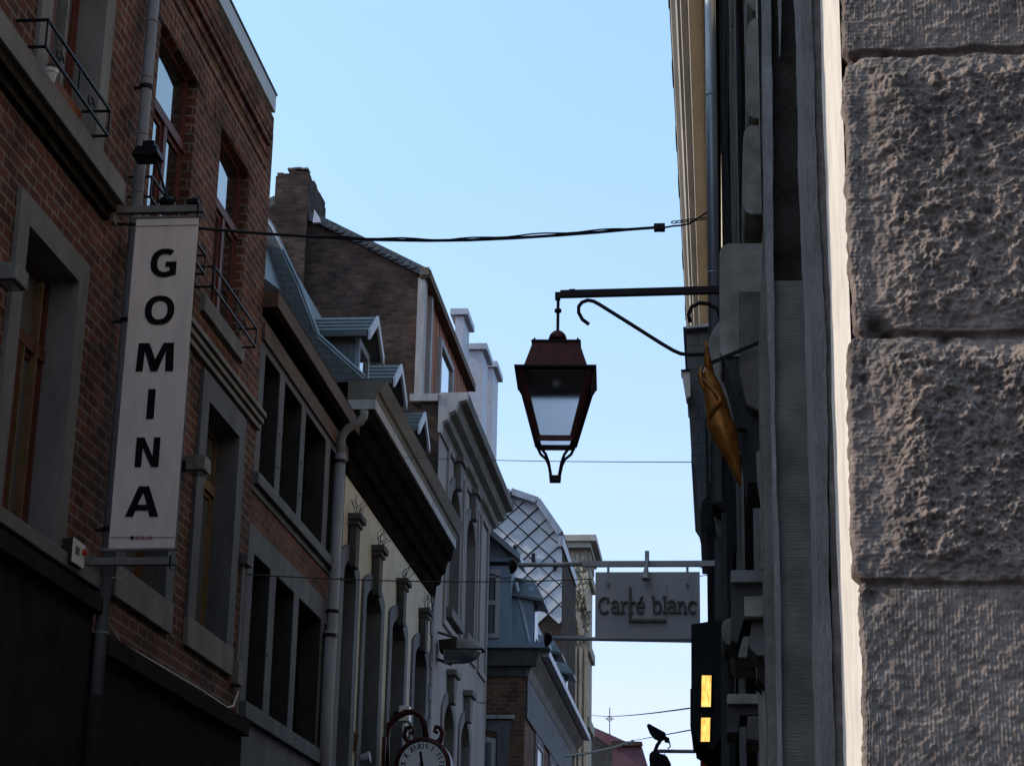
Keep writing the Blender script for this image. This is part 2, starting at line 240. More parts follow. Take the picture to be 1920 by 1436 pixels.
# ------------------------------------------------------------------ mesh helpers
class MB:
    def __init__(s): s.v = []; s.f = []
    def add(s, vs, fs):
        o = len(s.v); s.v += [tuple(p) for p in vs]; s.f += [tuple(i+o for i in f) for f in fs]; return s
    def box(s, x0, x1, y0, y1, z0, z1):
        x0, x1 = sorted((x0, x1)); y0, y1 = sorted((y0, y1)); z0, z1 = sorted((z0, z1))
        vs = [(x, y, z) for x in (x0, x1) for y in (y0, y1) for z in (z0, z1)]
        return s.add(vs, [(0, 1, 3, 2), (4, 6, 7, 5), (0, 4, 5, 1), (2, 3, 7, 6), (0, 2, 6, 4), (1, 5, 7, 3)])
    def extr(s, loops, axis, a, b):
        """loops = [outer, hole, ...] of 2D points; axis 'x': pts are (y,z); 'y': pts are (x,z); 'z': (x,y)"""
        def P(p, t):
            return (t, p[0], p[1]) if axis == 'x' else ((p[0], t, p[1]) if axis == 'y' else (p[0], p[1], t))
        flat = [p for l in loops for p in l]
        tris = tessellate_polygon([[Vector((p[0], p[1], 0)) for p in l] for l in loops])
        n = len(flat); o = len(s.v)
        s.v += [P(p, a) for p in flat]+[P(p, b) for p in flat]
        s.f += [(o+i, o+j, o+k) for i, j, k in tris]+[(o+n+k, o+n+j, o+n+i) for i, j, k in tris]
        q = 0
        for l in loops:
            L = len(l)
            for i in range(L):
                j = (i+1) % L; s.f.append((o+q+i, o+q+j, o+n+q+j, o+n+q+i))
            q += L
        return s
    def tube(s, pts, r, n=8, cap=True):
        pts = [Vector(p) for p in pts]; rs = r if isinstance(r, (list, tuple)) else [r]*len(pts)
        o = len(s.v); prev = None
        for i, p in enumerate(pts):
            d = (pts[min(i+1, len(pts)-1)]-pts[max(i-1, 0)]).normalized()
            a = Vector((0, 0, 1)) if abs(d.z) < 0.9 else Vector((0, 1, 0))
            if prev is not None: a = prev
            e1 = (a-d*a.dot(d)); e1 = e1.normalized() if e1.length > 1e-6 else d.orthogonal().normalized(); e2 = d.cross(e1); prev = e1
            for k in range(n):
                w = 2*math.pi*k/n+math.pi/n; s.v.append(tuple(p+e1*math.cos(w)*rs[i]+e2*math.sin(w)*rs[i]))
        for i in range(len(pts)-1):
            for k in range(n):
                k2 = (k+1) % n; s.f.append((o+i*n+k, o+i*n+k2, o+(i+1)*n+k2, o+(i+1)*n+k))
        if cap: s.f.append(tuple(o+k for k in range(n))[::-1]); s.f.append(tuple(o+(len(pts)-1)*n+k for k in range(n)))
        return s
    def bar(s, p, q, w, h=None):
        h = h or w; p = Vector(p); q = Vector(q); d = (q-p).normalized()
        a = Vector((0, 0, 1)) if abs(d.z) < 0.95 else Vector((0, 1, 0)); e1 = d.cross(a).normalized(); e2 = e1.cross(d)
        vs = [b+e1*sx*w/2+e2*sy*h/2 for b in (p, q) for sx, sy in ((-1, -1), (1, -1), (1, 1), (-1, 1))]
        return s.add(vs, [(0, 3, 2, 1), (4, 5, 6, 7), (0, 1, 5, 4), (1, 2, 6, 5), (2, 3, 7, 6), (3, 0, 4, 7)])
    def lathe(s, c, prof, n=20, axis='z'):
        o = len(s.v)
        for r, h in prof:
            for k in range(n):
                w = 2*math.pi*k/n; a, b = r*math.cos(w), r*math.sin(w)
                s.v.append((c[0]+a, c[1]+b, c[2]+h) if axis == 'z' else ((c[0]+a, c[1]+h, c[2]+b) if axis == 'y' else (c[0]+h, c[1]+a, c[2]+b)))
        m_ = len(prof)
        for i in range(m_-1):
            for k in range(n):
                k2 = (k+1) % n; s.f.append((o+i*n+k, o+i*n+k2, o+(i+1)*n+k2, o+(i+1)*n+k))
        s.f.append(tuple(o+k for k in range(n))[::-1]); s.f.append(tuple(o+(m_-1)*n+k for k in range(n)))
        return s
    def ribbon(s, pts, w, mapf, d0, d1):
        """flat stroke of width w along 2D pts, extruded between depths d0,d1; mapf(u,v,d)->xyz"""
        P = [Vector((p[0], p[1])) for p in pts]; L = []; Rr = []
        for i, p in enumerate(P):
            a = (P[i]-P[i-1]).normalized() if i else None; b = (P[i+1]-P[i]).normalized() if i < len(P)-1 else None
            t_ = (a+b) if (a and b) else (a or b); t_ = t_.normalized() if t_.length > 1e-6 else (a or b)
            nn = Vector((-t_.y, t_.x)); k = 1.0
            if a and b: k = 1/max(0.5, nn.dot(Vector((-a.y, a.x))))
            L.append(p+nn*w/2*k); Rr.append(p-nn*w/2*k)
        n = len(P); o = len(s.v)
        for d in (d0, d1):
            for q in L: s.v.append(mapf(q.x, q.y, d))
            for q in Rr: s.v.append(mapf(q.x, q.y, d))
        for i in range(n-1):
            s.f += [(o+i, o+i+1, o+n+i+1, o+n+i), (o+2*n+i, o+3*n+i, o+3*n+i+1, o+2*n+i+1), (o+i, o+2*n+i, o+2*n+i+1, o+i+1), (o+n+i, o+n+i+1, o+3*n+i+1, o+3*n+i)]
        s.f += [(o, o+n, o+3*n, o+2*n), (o+n-1, o+3*n-1, o+4*n-1, o+2*n-1)]
        return s
    def build(s, name, mat, parent=None, bevel=0.0, smooth=False):
        root = parent
        off = Vector((0, 0, 0))
        while root is not None: off += root.location; root = root.parent
        me = bpy.data.meshes.new(name)
        me.from_pydata([(p[0]-off.x, p[1]-off.y, p[2]-off.z) for p in s.v], [], s.f)
        bm = bmesh.new(); bm.from_mesh(me); bmesh.ops.recalc_face_normals(bm, faces=bm.faces)
        if bevel: bmesh.ops.bevel(bm, geom=bm.edges[:], offset=bevel, segments=2, affect='EDGES', profile=0.6, clamp_overlap=True)
        bm.to_mesh(me); bm.free()
        if smooth:
            for p in me.polygons: p.use_smooth = True
        me.materials.append(MATS[mat])
        o = bpy.data.objects.new(name, me); C.objects.link(o)
        if parent: o.parent = parent
        return o
def thing(name, label, cat, loc, group=None):
    o = bpy.data.objects.new(name, None); C.objects.link(o); o.location = loc; o.empty_display_size = 0.2
    o['label'] = label; o['category'] = cat
    if group: o['group'] = group
    return o
def tag(o, label, cat, group=None):
    o['label'] = label; o['category'] = cat
    if group: o['group'] = group
    return o
def copy_thing(o, loc, label):
    c = o.copy(); C.objects.link(c); c.location = loc; c['label'] = label
    for ch in list(o.children):
        d = ch.copy(); C.objects.link(d); d.parent = c
        for g in list(ch.children):
            e = g.copy(); C.objects.link(e); e.parent = d
    return c
def rect(a0, a1, b0, b1): return [(a0, b0), (a1, b0), (a1, b1), (a0, b1)]
def arch(a0, a1, b0, bs, rise, n=10):
    """opening with a segmental/round head: springing at bs, crown at bs+rise"""
    c = (a0+a1)/2; h = (a1-a0)/2
    if rise >= h*0.98: pts = [(c+h*math.cos(t), bs+rise*math.sin(t)) for t in [math.pi*i/n for i in range(n+1)]]
    else:
        r = (h*h+rise*rise)/(2*rise); cz = bs+rise-r; a = math.asin(h/r)
        pts = [(c+r*math.sin(a-2*a*i/n), cz+r*math.cos(a-2*a*i/n)) for i in range(n+1)]
    return [(a0, b0), (a1, b0)]+pts
def window(parent, X, y0, y1, z0, z1, rise=0.0, depth=0.16, frame='wood_red', pane='window_glass', transom=None, mull=True, fwid=0.07, surround=None, sw=0.22, sill=None, sx=1, key=False, name='window', mullw=None, lining='stone_dark'):
    """a window in a street-side wall at X; sx=+1 for fronts looking to +X. Surround ring (or a thin reveal bead) is the part; frame, pane, sill are its pieces."""
    hole = arch(y0, y1, z0, z1, rise) if rise else rect(y0, y1, z0, z1)
    m_ = MB()
    if surround:
        outer = (arch(y0-sw, y1+sw, z0, z1+sw*0.7, rise+0.02)) if rise else rect(y0-sw, y1+sw, z0, z1+sw)
        m_.extr([outer, [(p[0], p[1]+(0.0005 if p[1] == z0 else 0)) for p in hole]], 'x', X-sx*0.1, X+sx*0.035)
        # reveal lining in the surround's stone
    inner = arch(y0+0.012, y1-0.012, z0+0.012, z1, max(0.01, rise-0.012)) if rise else rect(y0+0.012, y1-0.012, z0+0.012, z1-0.012)
    hole2 = [(p[0], p[1]) for p in hole]
    m_.extr([hole2, inner], 'x', X-sx*(depth+0.04), X-sx*0.1 if surround else X-sx*0.006)
    w = m_.build(name, surround or lining, parent)
    f = MB(); fx0, fx1 = X-sx*(depth+0.05), X-sx*depth
    def shrink(k):
        return arch(y0+k, y1-k, z0+k, z1, max(0.01, rise-k)) if rise else rect(y0+k, y1-k, z0+k, z1-k)
    f.extr([shrink(0.013), shrink(fwid)], 'x', fx0, fx1)
    yc = (y0+y1)/2
    tz = transom
    if tz: f.box(fx0, fx1+sx*0.02, y0+0.03, y1-0.03, tz-0.05, tz+0.05)
    if mull:
        mw = mullw or fwid*0.8
        f.box(fx0, fx1+sx*0.012, yc-mw/2-0.02, yc+mw/2+0.02, z0+0.03, (tz-0.04) if tz else z1-0.03)
        for yy0, yy1 in ((y0+fwid, yc-mw/2-0.02), (yc+mw/2+0.02, y1-fwid)):     # sash members
            if yy1-yy0 > 0.2:
                zt = (tz-0.05) if tz else z1-fwid
                f.extr([rect(yy0+0.002, yy1-0.002, z0+fwid+0.002, zt-0.002), rect(yy0+0.05, yy1-0.05, z0+fwid+0.06, zt-0.05)], 'x', fx0+sx*0.004, fx1-sx*0.012)
    fr = f.build('frame', frame, w)
    g = MB(); gx = X-sx*(depth+0.03); g.extr([shrink(0.03)], 'x', gx-sx*0.008, gx); g.build('pane', pane, w)
    if sill:
        sz0, sz1, over, pr = sill
        s_ = MB(); s_.box(X-sx*0.14, X+sx*pr, y0-over, y1+over, sz0, sz1); s_.build('sill', surround or 'stone_grey', w, bevel=0.012)
    e_ = 0.004
    wall_hole = arch(y0-e_, y1+e_, z0-e_, z1, rise+e_) if rise else rect(y0-e_, y1+e_, z0-e_, z1+e_)
    return w, wall_hole
def railing(parent, X, y0, y1, z0, z1, out=0.25):
    r = MB(); xo = X+out
    for z in (z0, z1):
        r.bar((X, y0, z), (xo+0.008, y0, z), 0.018); r.bar((X, y1, z), (xo+0.008, y1, z), 0.018)
    for z in (z0, z1): r.bar((xo, y0, z+0.002), (xo, y1, z+0.002), 0.02)
    k = 4
    for i in range(k+1):
        y = y0+(y1-y0)*i/k
        if i % 2 == 0: r.bar((xo, y, z0+0.01), (xo, y, z1-0.01), 0.014)
        else:
            zc = (z0+z1)/2
            r.tube([(xo-0.03, y+0.10*math.cos(a)*(1-a/9), zc+0.06*math.sin(a)*(1-a/9)) for a in [j*0.7 for j in range(11)]], 0.007, 5)
    return r.build('railing', 'iron_black', parent)
def pipe_run(parent, name, pts, r, mat, collars=(), ringr=1.18, joints=()):
    p = MB(); p.tube(pts, r, 14); 
    for a in joints:
        q = Vector(pts[0]).lerp(Vector(pts[-1]), a); d = (Vector(pts[-1])-Vector(pts[0])).normalized(); p.tube([q-d*0.008, q+d*0.008], r*1.06, 14)
    o = p.build(name, mat, parent, smooth=False)
    for pl in o.data.polygons: pl.use_smooth = len(pl.vertices) == 4
    for a in collars:
        q = Vector(pts[0]).lerp(Vector(pts[-1]), a); d = (Vector(pts[-1])-Vector(pts[0])).normalized()
        c = MB(); c.tube([q-d*0.02, q+d*0.02], r*ringr, 14); c.bar(q+Vector((0, 0, 0)), q+Vector((-0.12 if q.x < -1 else 0.12, 0, 0)), 0.02); c.build('pipe_clamp', 'iron_black', o)
    return o
# ================================================================== SETTING
gm = MB(); gm.add([(-900, -900, 0), (900, -900, 0), (900, 900, 0), (-900, 900, 0)], [(0, 1, 2, 3)]); g = gm.build('ground', 'asphalt'); g['kind'] = 'structure'
# ================================================================== LEFT HOUSES
# ---- first brick house (nearest, cut by the left edge of the photo)
A = thing('brick_house', 'red brick house at the left edge with stone window surrounds, above a dark shop front', 'house', (XL, 9.0, 0))
holes = []
w1, h1 = window(A, XL, 13.23, 14.46, 8.24, 10.75, frame='wood_red', pane='curtain_glass', depth=0.20, transom=None, surround='stone_grey', sw=0.225)
w2, h2 = window(A, XL, 13.20, 14.40, 4.93, 7.10, frame='wood_red', pane='curtain_glass', depth=0.20, transom=6.45, surround='stone_grey', sw=0.22)
w3, h3 = window(A, XL, 10.4, 11.63, 8.24, 10.75, frame='wood_red', pane='curtain_glass', depth=0.20, surround='stone_grey', sw=0.225)
w4, h4 = window(A, XL, 10.4, 11.6, 4.93, 7.10, frame='wood_red', pane='curtain_glass', depth=0.20, transom=6.45, surround='stone_grey', sw=0.22)
w = MB(); w.extr([rect(3.54, 15.5, 4.55, 12.5), h1, h2, h3, h4], 'x', XL-0.34, XL)  # unseen near end placed so its shadow edge falls on the pillar side
w.box(XL-7, XL-0.36, 3.54, 15.49, 0, 12.45); w.build('wall', 'brick_red', A)
m_ = MB(); m_.box(XL-7.2, XL+0.02, 3.54, 15.495, 12.502, 12.6); m_.build('roof', 'zinc', A)  # unseen slab added to block the sun
m_ = MB(); m_.box(XL-0.02, XL+0.15, 4.2, 15.02, 8.02, 8.215); m_.build('sill_band', 'stone_grey', A, bevel=0.01)
m_ = MB(); m_.box(XL-0.02, XL+0.11, 4.2, 14.95, 7.93, 8.017); m_.box(XL-0.02, XL+0.05, 4.2, 14.95, 7.86, 7.928); m_.build('band_moulding', 'stone_near_black', A)
m_ = MB(); m_.box(XL-0.3, XL+0.09, 4.2, 15.48, 4.80, 4.915); m_.build('window_ledge', 'stone_grey', A, bevel=0.01)
m_ = MB(); m_.box(XL-0.3, XL+0.06, 4.2, 15.40, 4.735, 4.797); m_.box(XL-0.3, XL+0.13, 4.2, 15.40, 4.60, 4.732); m_.build('shop_cornice', 'ledge_dark', A, bevel=0.006)
m_ = MB(); m_.box(XL-0.3, XL+0.05, 4.2, 15.40, 0, 4.597); m_.build('shop_front', 'shop_black', A)
for n in range(2):                      # light on the brown casement frame, painted in as yellow strips
    m_ = MB(); yy = 14.40-0.27 if n else 13.85; m_.box(XL-0.245, XL-0.165, yy, yy+0.03, 5.0, 6.38 if not n else 7.0); m_.build('stile_highlight', 'wood_honey', A)
m_ = MB(); m_.box(XL-0.16, XL-0.10, 13.24, 14.45, 8.24, 8.62); m_.build('window_panel', 'wood_orange', A)
for yy in (13.45, 13.98):
    m_ = MB(); m_.box(XL-0.19, XL-0.13, yy, yy+0.045, 8.63, 10.7); m_.build('curtain_edge', 'paint_blue_grey', A)
railing(A, XL, 12.62, 14.17, 8.27, 8.49, 0.24)
railing(A, XL, 9.8, 11.35, 8.27, 8.49, 0.24)
# ---- second brick house
B = thing('brick_house', 'red brick house with two round-headed upper windows and a pale metal parapet edge', 'house', (XL, 18.0, 0))
a1 = window(B, XL, 16.10, 17.42, 8.36, 10.33, rise=0.05, frame='wood_red', depth=0.095, transom=9.62, lining='brick_red')
a2 = window(B, XL, 18.43, 19.70, 8.36, 10.33, rise=0.05, frame='wood_red', depth=0.095, transom=9.62, lining='brick_red')
b1 = window(B, XL, 16.18, 17.47, 5.15, 7.38, frame='wood_orange', pane='curtain_glass', depth=0.20, transom=6.75, surround='bluestone', sw=0.27)
b2 = window(B, XL, 18.56, 19.86, 5.15, 7.38, frame='wood_honey', pane='curtain_glass', depth=0.20, transom=6.75, surround='bluestone', sw=0.27)
w = MB(); w.extr([rect(15.502, 20.68, 4.48, 11.30), a1[1], a2[1], b1[1], b2[1]], 'x', XL-0.34, XL)
w.box(XL-7, XL-0.36, 15.51, 20.69, 0, 11.2); 
for i, (z0, z1, pr) in enumerate(((10.72, 10.79, 0.015), (10.88, 10.95, 0.03), (11.02, 11.10, 0.045), (11.1, 11.18, 0.055), (11.18, 11.37, 0.065))): w.box(XL-0.3, XL+pr, 15.51, 20.40+0.03*(i % 2), z0, z1)
w.build('wall', 'brick_red', B)
for y0, y1 in ((16.17, 17.42), (18.50, 19.72)):   # soldier-course heads
    m_ = MB(); c = (y0+y1)/2; h = (y1-y0)/2; rr = (h*h+0.05**2)/0.10; cz = 10.385-rr; amax = math.asin(h/rr)+0.1; k = 17
    for i in range(k):
        t0 = -amax+2*amax*(i+0.06)/k; t1 = -amax+2*amax*(i+0.94)/k
        m_.extr([[(c+q*math.sin(t_), cz+q*math.cos(t_)) for q, t_ in ((rr+0.004, t0), (rr+0.004, t1), (rr+0.26, t1), (rr+0.26, t0))]], 'x', XL-0.05, XL+0.008)
    m_.build('window_arch', 'brick_red', B)
    m_ = MB()                          # toothed brick jambs inside the opening
    for i in range(24):
        z = 8.5+i*0.0755
        m_.box(XL-0.093, XL-0.03-0.03*(i % 2), y1-0.02, y1+0.0, z, z+0.066)
    m_.build('window_jamb', 'brick_red', B)
m_ = MB(); m_.box(XL-0.4, XL+0.10, 15.505, 20.30, 11.39, 11.60); m_.build('parapet_edge', 'zinc_light', B)
m_ = MB(); m_.box(XL-0.45, XL+0.112, 15.505, 20.31, 11.603, 11.625); m_.build('parapet_cap', 'iron_black', B)
for y0, y1 in ((18.05, 19.76), (15.85, 17.5)):
    m_ = MB(); m_.box(XL-0.2, XL+0.06, y0, y1, 8.17, 8.35); m_.build('window_sill', 'stone_grey', B, bevel=0.012)
m_ = MB(); 
for z0, z1, pr in ((7.70, 7.76, 0.05), (7.775, 7.83, 0.08), (7.845, 7.90, 0.11)): m_.box(XL-0.1, XL+pr, 15.62, 20.72, z0, z1)
m_.build('belt_moulding', 'stone_grey', B, bevel=0.008)
for y0, y1 in ((15.92, 17.74), (18.29, 20.13)):
    m_ = MB(); m_.box(XL-0.22, XL+0.05, y0, y1, 4.86, 5.145); m_.build('window_sill', 'stone_grey', B, bevel=0.01)
m_ = MB(); m_.box(XL-0.3, XL+0.15, 15.56, 20.60, 4.30, 4.46); m_.build('shop_cornice', 'ledge_dark', B, bevel=0.006)
m_ = MB(); m_.box(XL-0.3, XL+0.06, 15.56, 20.66, 0, 4.297); m_.build('shop_front', 'shop_black', B)
railing(B, XL, 15.54, 17.44, 8.32, 8.51, 0.2); railing(B, XL, 17.79, 19.65, 8.32, 8.53, 0.2)
pipe_run(B, 'downpipe', [(XL+0.11, 15.46, 3.9), (XL+0.11, 15.46, 12.2)], 0.052, 'pipe_grey', collars=(0.17, 0.39, 0.655), joints=[i/15 for i in range(1, 15)])
m_ = MB(); m_.tube([(XL+0.11, 15.46, 0.1), (XL+0.11, 15.46, 3.95)], 0.065, 14); m_.build('pipe_foot', 'ledge_dark', B)
m_ = MB()                              # cable lying on the shop cornice + conduit and junction box
m_.tube([(XL+0.03, 15.7, 4.66), (XL+0.05, 16.2, 4.50), (XL+0.12, 17.2, 4.475), (XL+0.1, 18.6, 4.50), (XL+0.12, 19.7, 4.475), (XL+0.06, 20.2, 4.56), (XL+0.04, 20.45, 4.75)], 0.012, 6)
m_.tube([(XL+0.02, 15.55, 4.9), (XL+0.1, 15.75, 4.98), (XL+0.14, 16.0, 4.95)], 0.006, 5)
m_.tube([(XL+0.04, 15.62, 4.75), (XL+0.06, 15.66, 4.3), (XL+0.05, 15.7, 4.1)], 0.008, 5); m_.build('facade_cable', 'wire_pale', B)
m_ = MB(); m_.tube([(XL+0.03, 20.38, 4.95), (XL+0.03, 20.38, 6.10)], 0.016, 8); m_.tube([(XL+0.03, 20.5, 4.5), (XL+0.03, 20.5, 6.05)], 0.010, 8); m_.build('conduit', 'pipe_grey', B)
m_ = MB(); m_.box(XL, XL+0.09, 20.22, 20.46, 4.80, 5.05); m_.build('junction_box', 'stone_grey', B, bevel=0.01)
m_ = MB(); m_.box(XL, XL+0.09, 20.32, 20.56, 6.10, 6.22); m_.build('junction_box', 'bluestone', B, bevel=0.01)
# ---- third: stone mullioned house
D = thing('mullioned_house', 'dark house with rows of tall stone-mullioned windows between two brick strips', 'house', (XL, 23.3, 0))
def lights(z0, z1, ys, frame, open_panes=()):
    out = []
    for i, (y0, y1) in enumerate(ys):
        ww, hh = window(D, XL, y0, y1, z0, z1, frame='wood_dark', pane='dark_glass', depth=0.26, mull=False, transom=z1-0.62 if i == 2 and z0 > 6 else None, fwid=0.08, lining='ledge_dark')
        out.append(hh)
    return out
up_ys = [(20.95, 21.74), (22.01, 23.0), (23.26, 24.57), (24.88, 25.6)]; lo_ys = [(20.97, 21.80), (22.12, 23.12), (23.42, 24.81), (25.05, 25.65)]
HU = lights(7.25, 8.69, up_ys, 0); HL = lights(4.72, 6.36, lo_ys, 0)
w = MB(); w.extr([rect(20.70, 25.95, 6.66, 7.02)], 'x', XL-0.3, XL-0.02); w.build('brick_band', 'brick_brown', D)
w = MB(); w.extr([rect(20.70, 25.95, 7.022, 9.05)]+HU, 'x', XL-0.3, XL); w.build('wall', 'bluestone', D)
w = MB(); w.extr([rect(20.70, 25.95, 3.9, 6.658)]+HL, 'x', XL-0.3, XL); w.build('wall', 'bluestone', D)
w = MB(); w.box(XL-7, XL-0.32, 20.71, 25.94, 0, 9.1); w.box(XL-0.3, XL+0.02, 20.71, 25.9, 0, 3.89); w.build('wall', 'ledge_dark', D)
m_ = MB(); m_.box(XL-0.1, XL+0.06, 20.72, 25.9, 7.10, 7.235); m_.build('window_sill', 'bluestone', D, bevel=0.01)
m_ = MB(); m_.box(XL-0.1, XL+0.07, 20.72, 25.9, 4.52, 4.70); m_.build('window_sill', 'bluestone', D, bevel=0.01)
m_ = MB(); m_.box(XL-0.02, XL+0.035, 20.71, 25.95, 8.78, 8.98); m_.build('lintel', 'wood_brown', D)
m_ = MB(); m_.box(XL-0.05, XL+0.11, 20.71, 25.98, 9.10, 9.16); m_.build('eave_soffit', 'wood_dark', D)
m_ = MB(); m_.box(XL-0.1, XL+0.17, 20.70, 26.0, 9.163, 9.36); m_.build('eave_board', 'wood_brown', D)
rp = [(-4.92, 9.365), (-5.25, 9.62), (-5.75, 10.35), (-6.45, 12.15), (-6.9, 12.3), (-12, 12.3), (-12, 9.12), (-5.3, 9.12)]
m_ = MB(); m_.extr([rp], 'y', 20.71, 25.99); m_.build('roof', 'slate_dark', D)
m_ = MB()                              # broken toothed brick edge standing on the roof near end
for i in range(12): m_.box(-5.98-0.05*i*0.9-0.03*(i % 2), -5.86-0.045*i, 20.72+0.0, 20.95, 9.9+i*0.1, 9.95+i*0.1)
m_.build('brick_toothing', 'stone_grey', D)
m_ = MB()
for i, y in enumerate((21.87, 23.13)):
    for z in (8.0, 7.6, 5.4): m_.box(XL, XL+0.012, y-0.03, y+0.03, z-0.02, z)
m_.build('iron_anchor', 'iron_black', D)
pipe_run(D, 'downpipe', [(XL+0.09, 25.0, 3.0), (XL+0.09, 25.0, 6.25)], 0.075, 'pipe_grey', collars=(0.98,))
# ---- fourth: cream house, slate mansard with dormers
E_ = thing('cream_house', 'cream rendered house with a deep dark cornice, arched windows and three slate dormers', 'house', (XL, 30.3, 0))
HC = []
spans = [(26.05, 26.95), (27.85, 29.15), (30.2, 31.5), (32.62, 33.95)]
for i, (y0, y1) in enumerate(spans):
    ww, hh = window(E_, XL, y0, y1, 3.2, 7.28, rise=0.22, depth=0.24, frame='wood_red' if i == 0 else 'wood_dark', transom=6.9, pane='dark_glass', surround='bluestone', sw=0.27, mullw=0.05)
    HC.append(hh)
    kc = (y0+y1)/2-0.05 if i else 26.5
    k_ = MB(); k_.extr([[(kc-0.13, 7.40), (kc+0.13, 7.40), (kc+0.16, 8.05), (kc-0.16, 8.05)]], 'x', XL+0.02, XL+0.12); k_.box(XL, XL+0.19, kc-0.22, kc+0.22, 8.052, 8.14); k_.box(XL+0.001, XL+0.15, kc-0.19, kc+0.19, 7.98, 8.049)
    k_.build('keystone', 'stone_dark', ww, bevel=0.01)
    k_ = MB()
    for j in range(9):
        yy = kc-0.2+0.4*j/8; h_ = random.uniform(0.14, 0.3)
        k_.tube([(XL+0.1, yy, 8.14), (XL+0.1+random.uniform(-.05, .1), yy+random.uniform(-.05, .05), 8.14+h_*0.6), (XL+0.1+random.uniform(-.08, .15), yy+random.uniform(-.1, .1), 8.14+h_)], 0.005, 4)
    k_.build('bird_spikes', 'iron_black', ww)
w = MB(); w.extr([rect(26.0, 34.75, 2.9, 9.0)]+HC, 'x', XL-0.34, XL); w.build('wall', 'plaster_cream', E_)
w = MB(); w.box(XL-7, XL-0.36, 26.01, 34.74, 0, 9.8); w.box(XL-0.3, XL+0.02, 26.01, 34.7, 0, 2.89); w.build('wall', 'ledge_dark', E_)
m_ = MB()
for i in range(20): 
    z = 3.0+i*0.29; k_ = 0.32 if i % 2 else 0.2; m_.box(XL-0.02, XL+0.03, 34.72-k_, 34.72, z, z+0.275)
m_.build('quoins', 'bluestone', E_, bevel=0.008)
cove = [(-5.12, 8.62), (-5.07, 8.62), (-5.05, 8.86), (-4.98, 8.9), (-4.96, 9.05), (-4.90, 9.1), (-4.86, 9.3), (-4.78, 9.36), (-4.76, 9.55), (-5.12, 9.55)]
m_ = MB(); m_.extr([cove], 'y', 26.0, 34.72); m_.build('cornice_soffit', 'wood_dark', E_)
m_ = MB(); m_.box(-5.12, -4.72, 25.99, 34.74, 9.553, 9.70); m_.build('cornice_fascia', 'wood_white', E_)
m_ = MB(); m_.extr([[(-5.12, 9.703), (-4.72, 9.703), (-4.70, 9.78), (-4.66, 9.80), (-4.60, 9.93), (-4.58, 9.97), (-5.12, 9.97)]], 'y', 25.98, 34.75); m_.build('gutter', 'wood_cornice', E_)
rp = [(-4.62, 9.975), (-4.95, 10.02), (-5.60, 10.62), (-5.95, 11.45), (-6.36, 12.28), (-6.52, 12.5), (-12, 12.5), (-12, 9.82), (-4.62, 9.973)]
m_ = MB(); m_.extr([rp[:-1]], 'y', 26.02, 34.74); m_.build('roof', 'slate_blue', E_)
m_ = MB(); ed = [(-4.9, 10.04), (-5.58, 10.66), (-5.93, 11.5), (-6.34, 12.33), (-6.5, 12.56)]
m_.tube([(x, 26.0, z) for x, z in ed], 0.028, 6); m_.tube([(x-0.05, 26.25, z+0.03) for x, z in ed], 0.022, 6); m_.build('roof_flashing', 'zinc', E_)
def dormer(y0, xf, zb, hgt, zr):
    """small gabled dormer: front at xf, cheeks running back into the slope"""
    d = MB(); y1 = y0+0.84; d.box(xf-0.75, xf, y0, y1, zb, zb+hgt); o = d.build('dormer', 'slate_cheek', E_)
    f = MB(); f.extr([rect(y0-0.02, y1+0.02, zb-0.02, zb+hgt+0.02), rect(y0+0.09, y1-0.09, zb+0.08, zb+hgt-0.09)], 'x', xf+0.002, xf+0.06); f.build('dormer_frame', 'wood_blue', o)
    g_ = MB(); g_.extr([rect(y0+0.08, y1-0.08, zb+0.07, zb+hgt-0.08)], 'x', xf+0.004, xf+0.02); g_.build('pane', 'window_glass', o)
    yc = (y0+y1)/2; ov = 0.2
    r = MB(); th = 0.05
    r.extr([[(y0-ov, zb+hgt-0.02), (yc, zr), (y1+ov, zb+hgt-0.02), (y1+ov, zb+hgt+th), (yc, zr+th+0.02), (y0-ov, zb+hgt+th)]], 'x', xf-0.9, xf+0.2); r.build('dormer_roof', 'slate_cheek', o)
    s_ = MB()
    for i in range(4):
        t0 = i/4; 
        for side in (-1, 1):
            ya = yc+side*((yc-y0+ov)*(1-t0)); za = zb+hgt+th+(zr-zb-hgt+0.02)*t0; yb = yc+side*((yc-y0+ov)*(1-t0-0.25)); zb2 = zb+hgt+th+(zr-zb-hgt+0.02)*(t0+0.25)
            s_.add([(xf-0.89, ya, za+0.004), (xf+0.21, ya, za+0.004), (xf+0.21, ya, za+0.028), (xf-0.89, ya, za+0.028), (xf-0.89, yb, zb2+0.004), (xf+0.21, yb, zb2+0.004)], [(0, 1, 2, 3), (3, 2, 5, 4), (0, 3, 4), (1, 5, 2), (0, 4, 5, 1)])
    s_.build('dormer_slates', 'slate_blue', o)
    b_ = MB(); b_.extr([[(y0-ov, zb+hgt-0.08), (yc, zr-0.06), (y1+ov, zb+hgt-0.08), (y1+ov, zb+hgt+0.07), (yc, zr+0.09), (y0-ov, zb+hgt+0.07)]], 'x', xf+0.215, xf+0.25); b_.build('dormer_bargeboard', 'zinc_light', o)
for yy in (26.80, 29.08, 31.70): dormer(yy, -5.2, 10.15, 0.72, 11.28)
YD = U(638, 852, XL+0.085)[0]
g_ = lambda px, py: (V(px, py, YD)[0], YD, V(px, py, YD)[1])
m_ = MB(); m_.tube([g_(683, 770), g_(682, 781), g_(676, 790), g_(665, 796), g_(652, 803), g_(643, 814), g_(639, 828), g_(638, 852)], 0.058, 12); m_.build('gutter_swan_neck', 'stone_grey', E_, smooth=True)
xp_, zp_ = V(638, 850, YD)
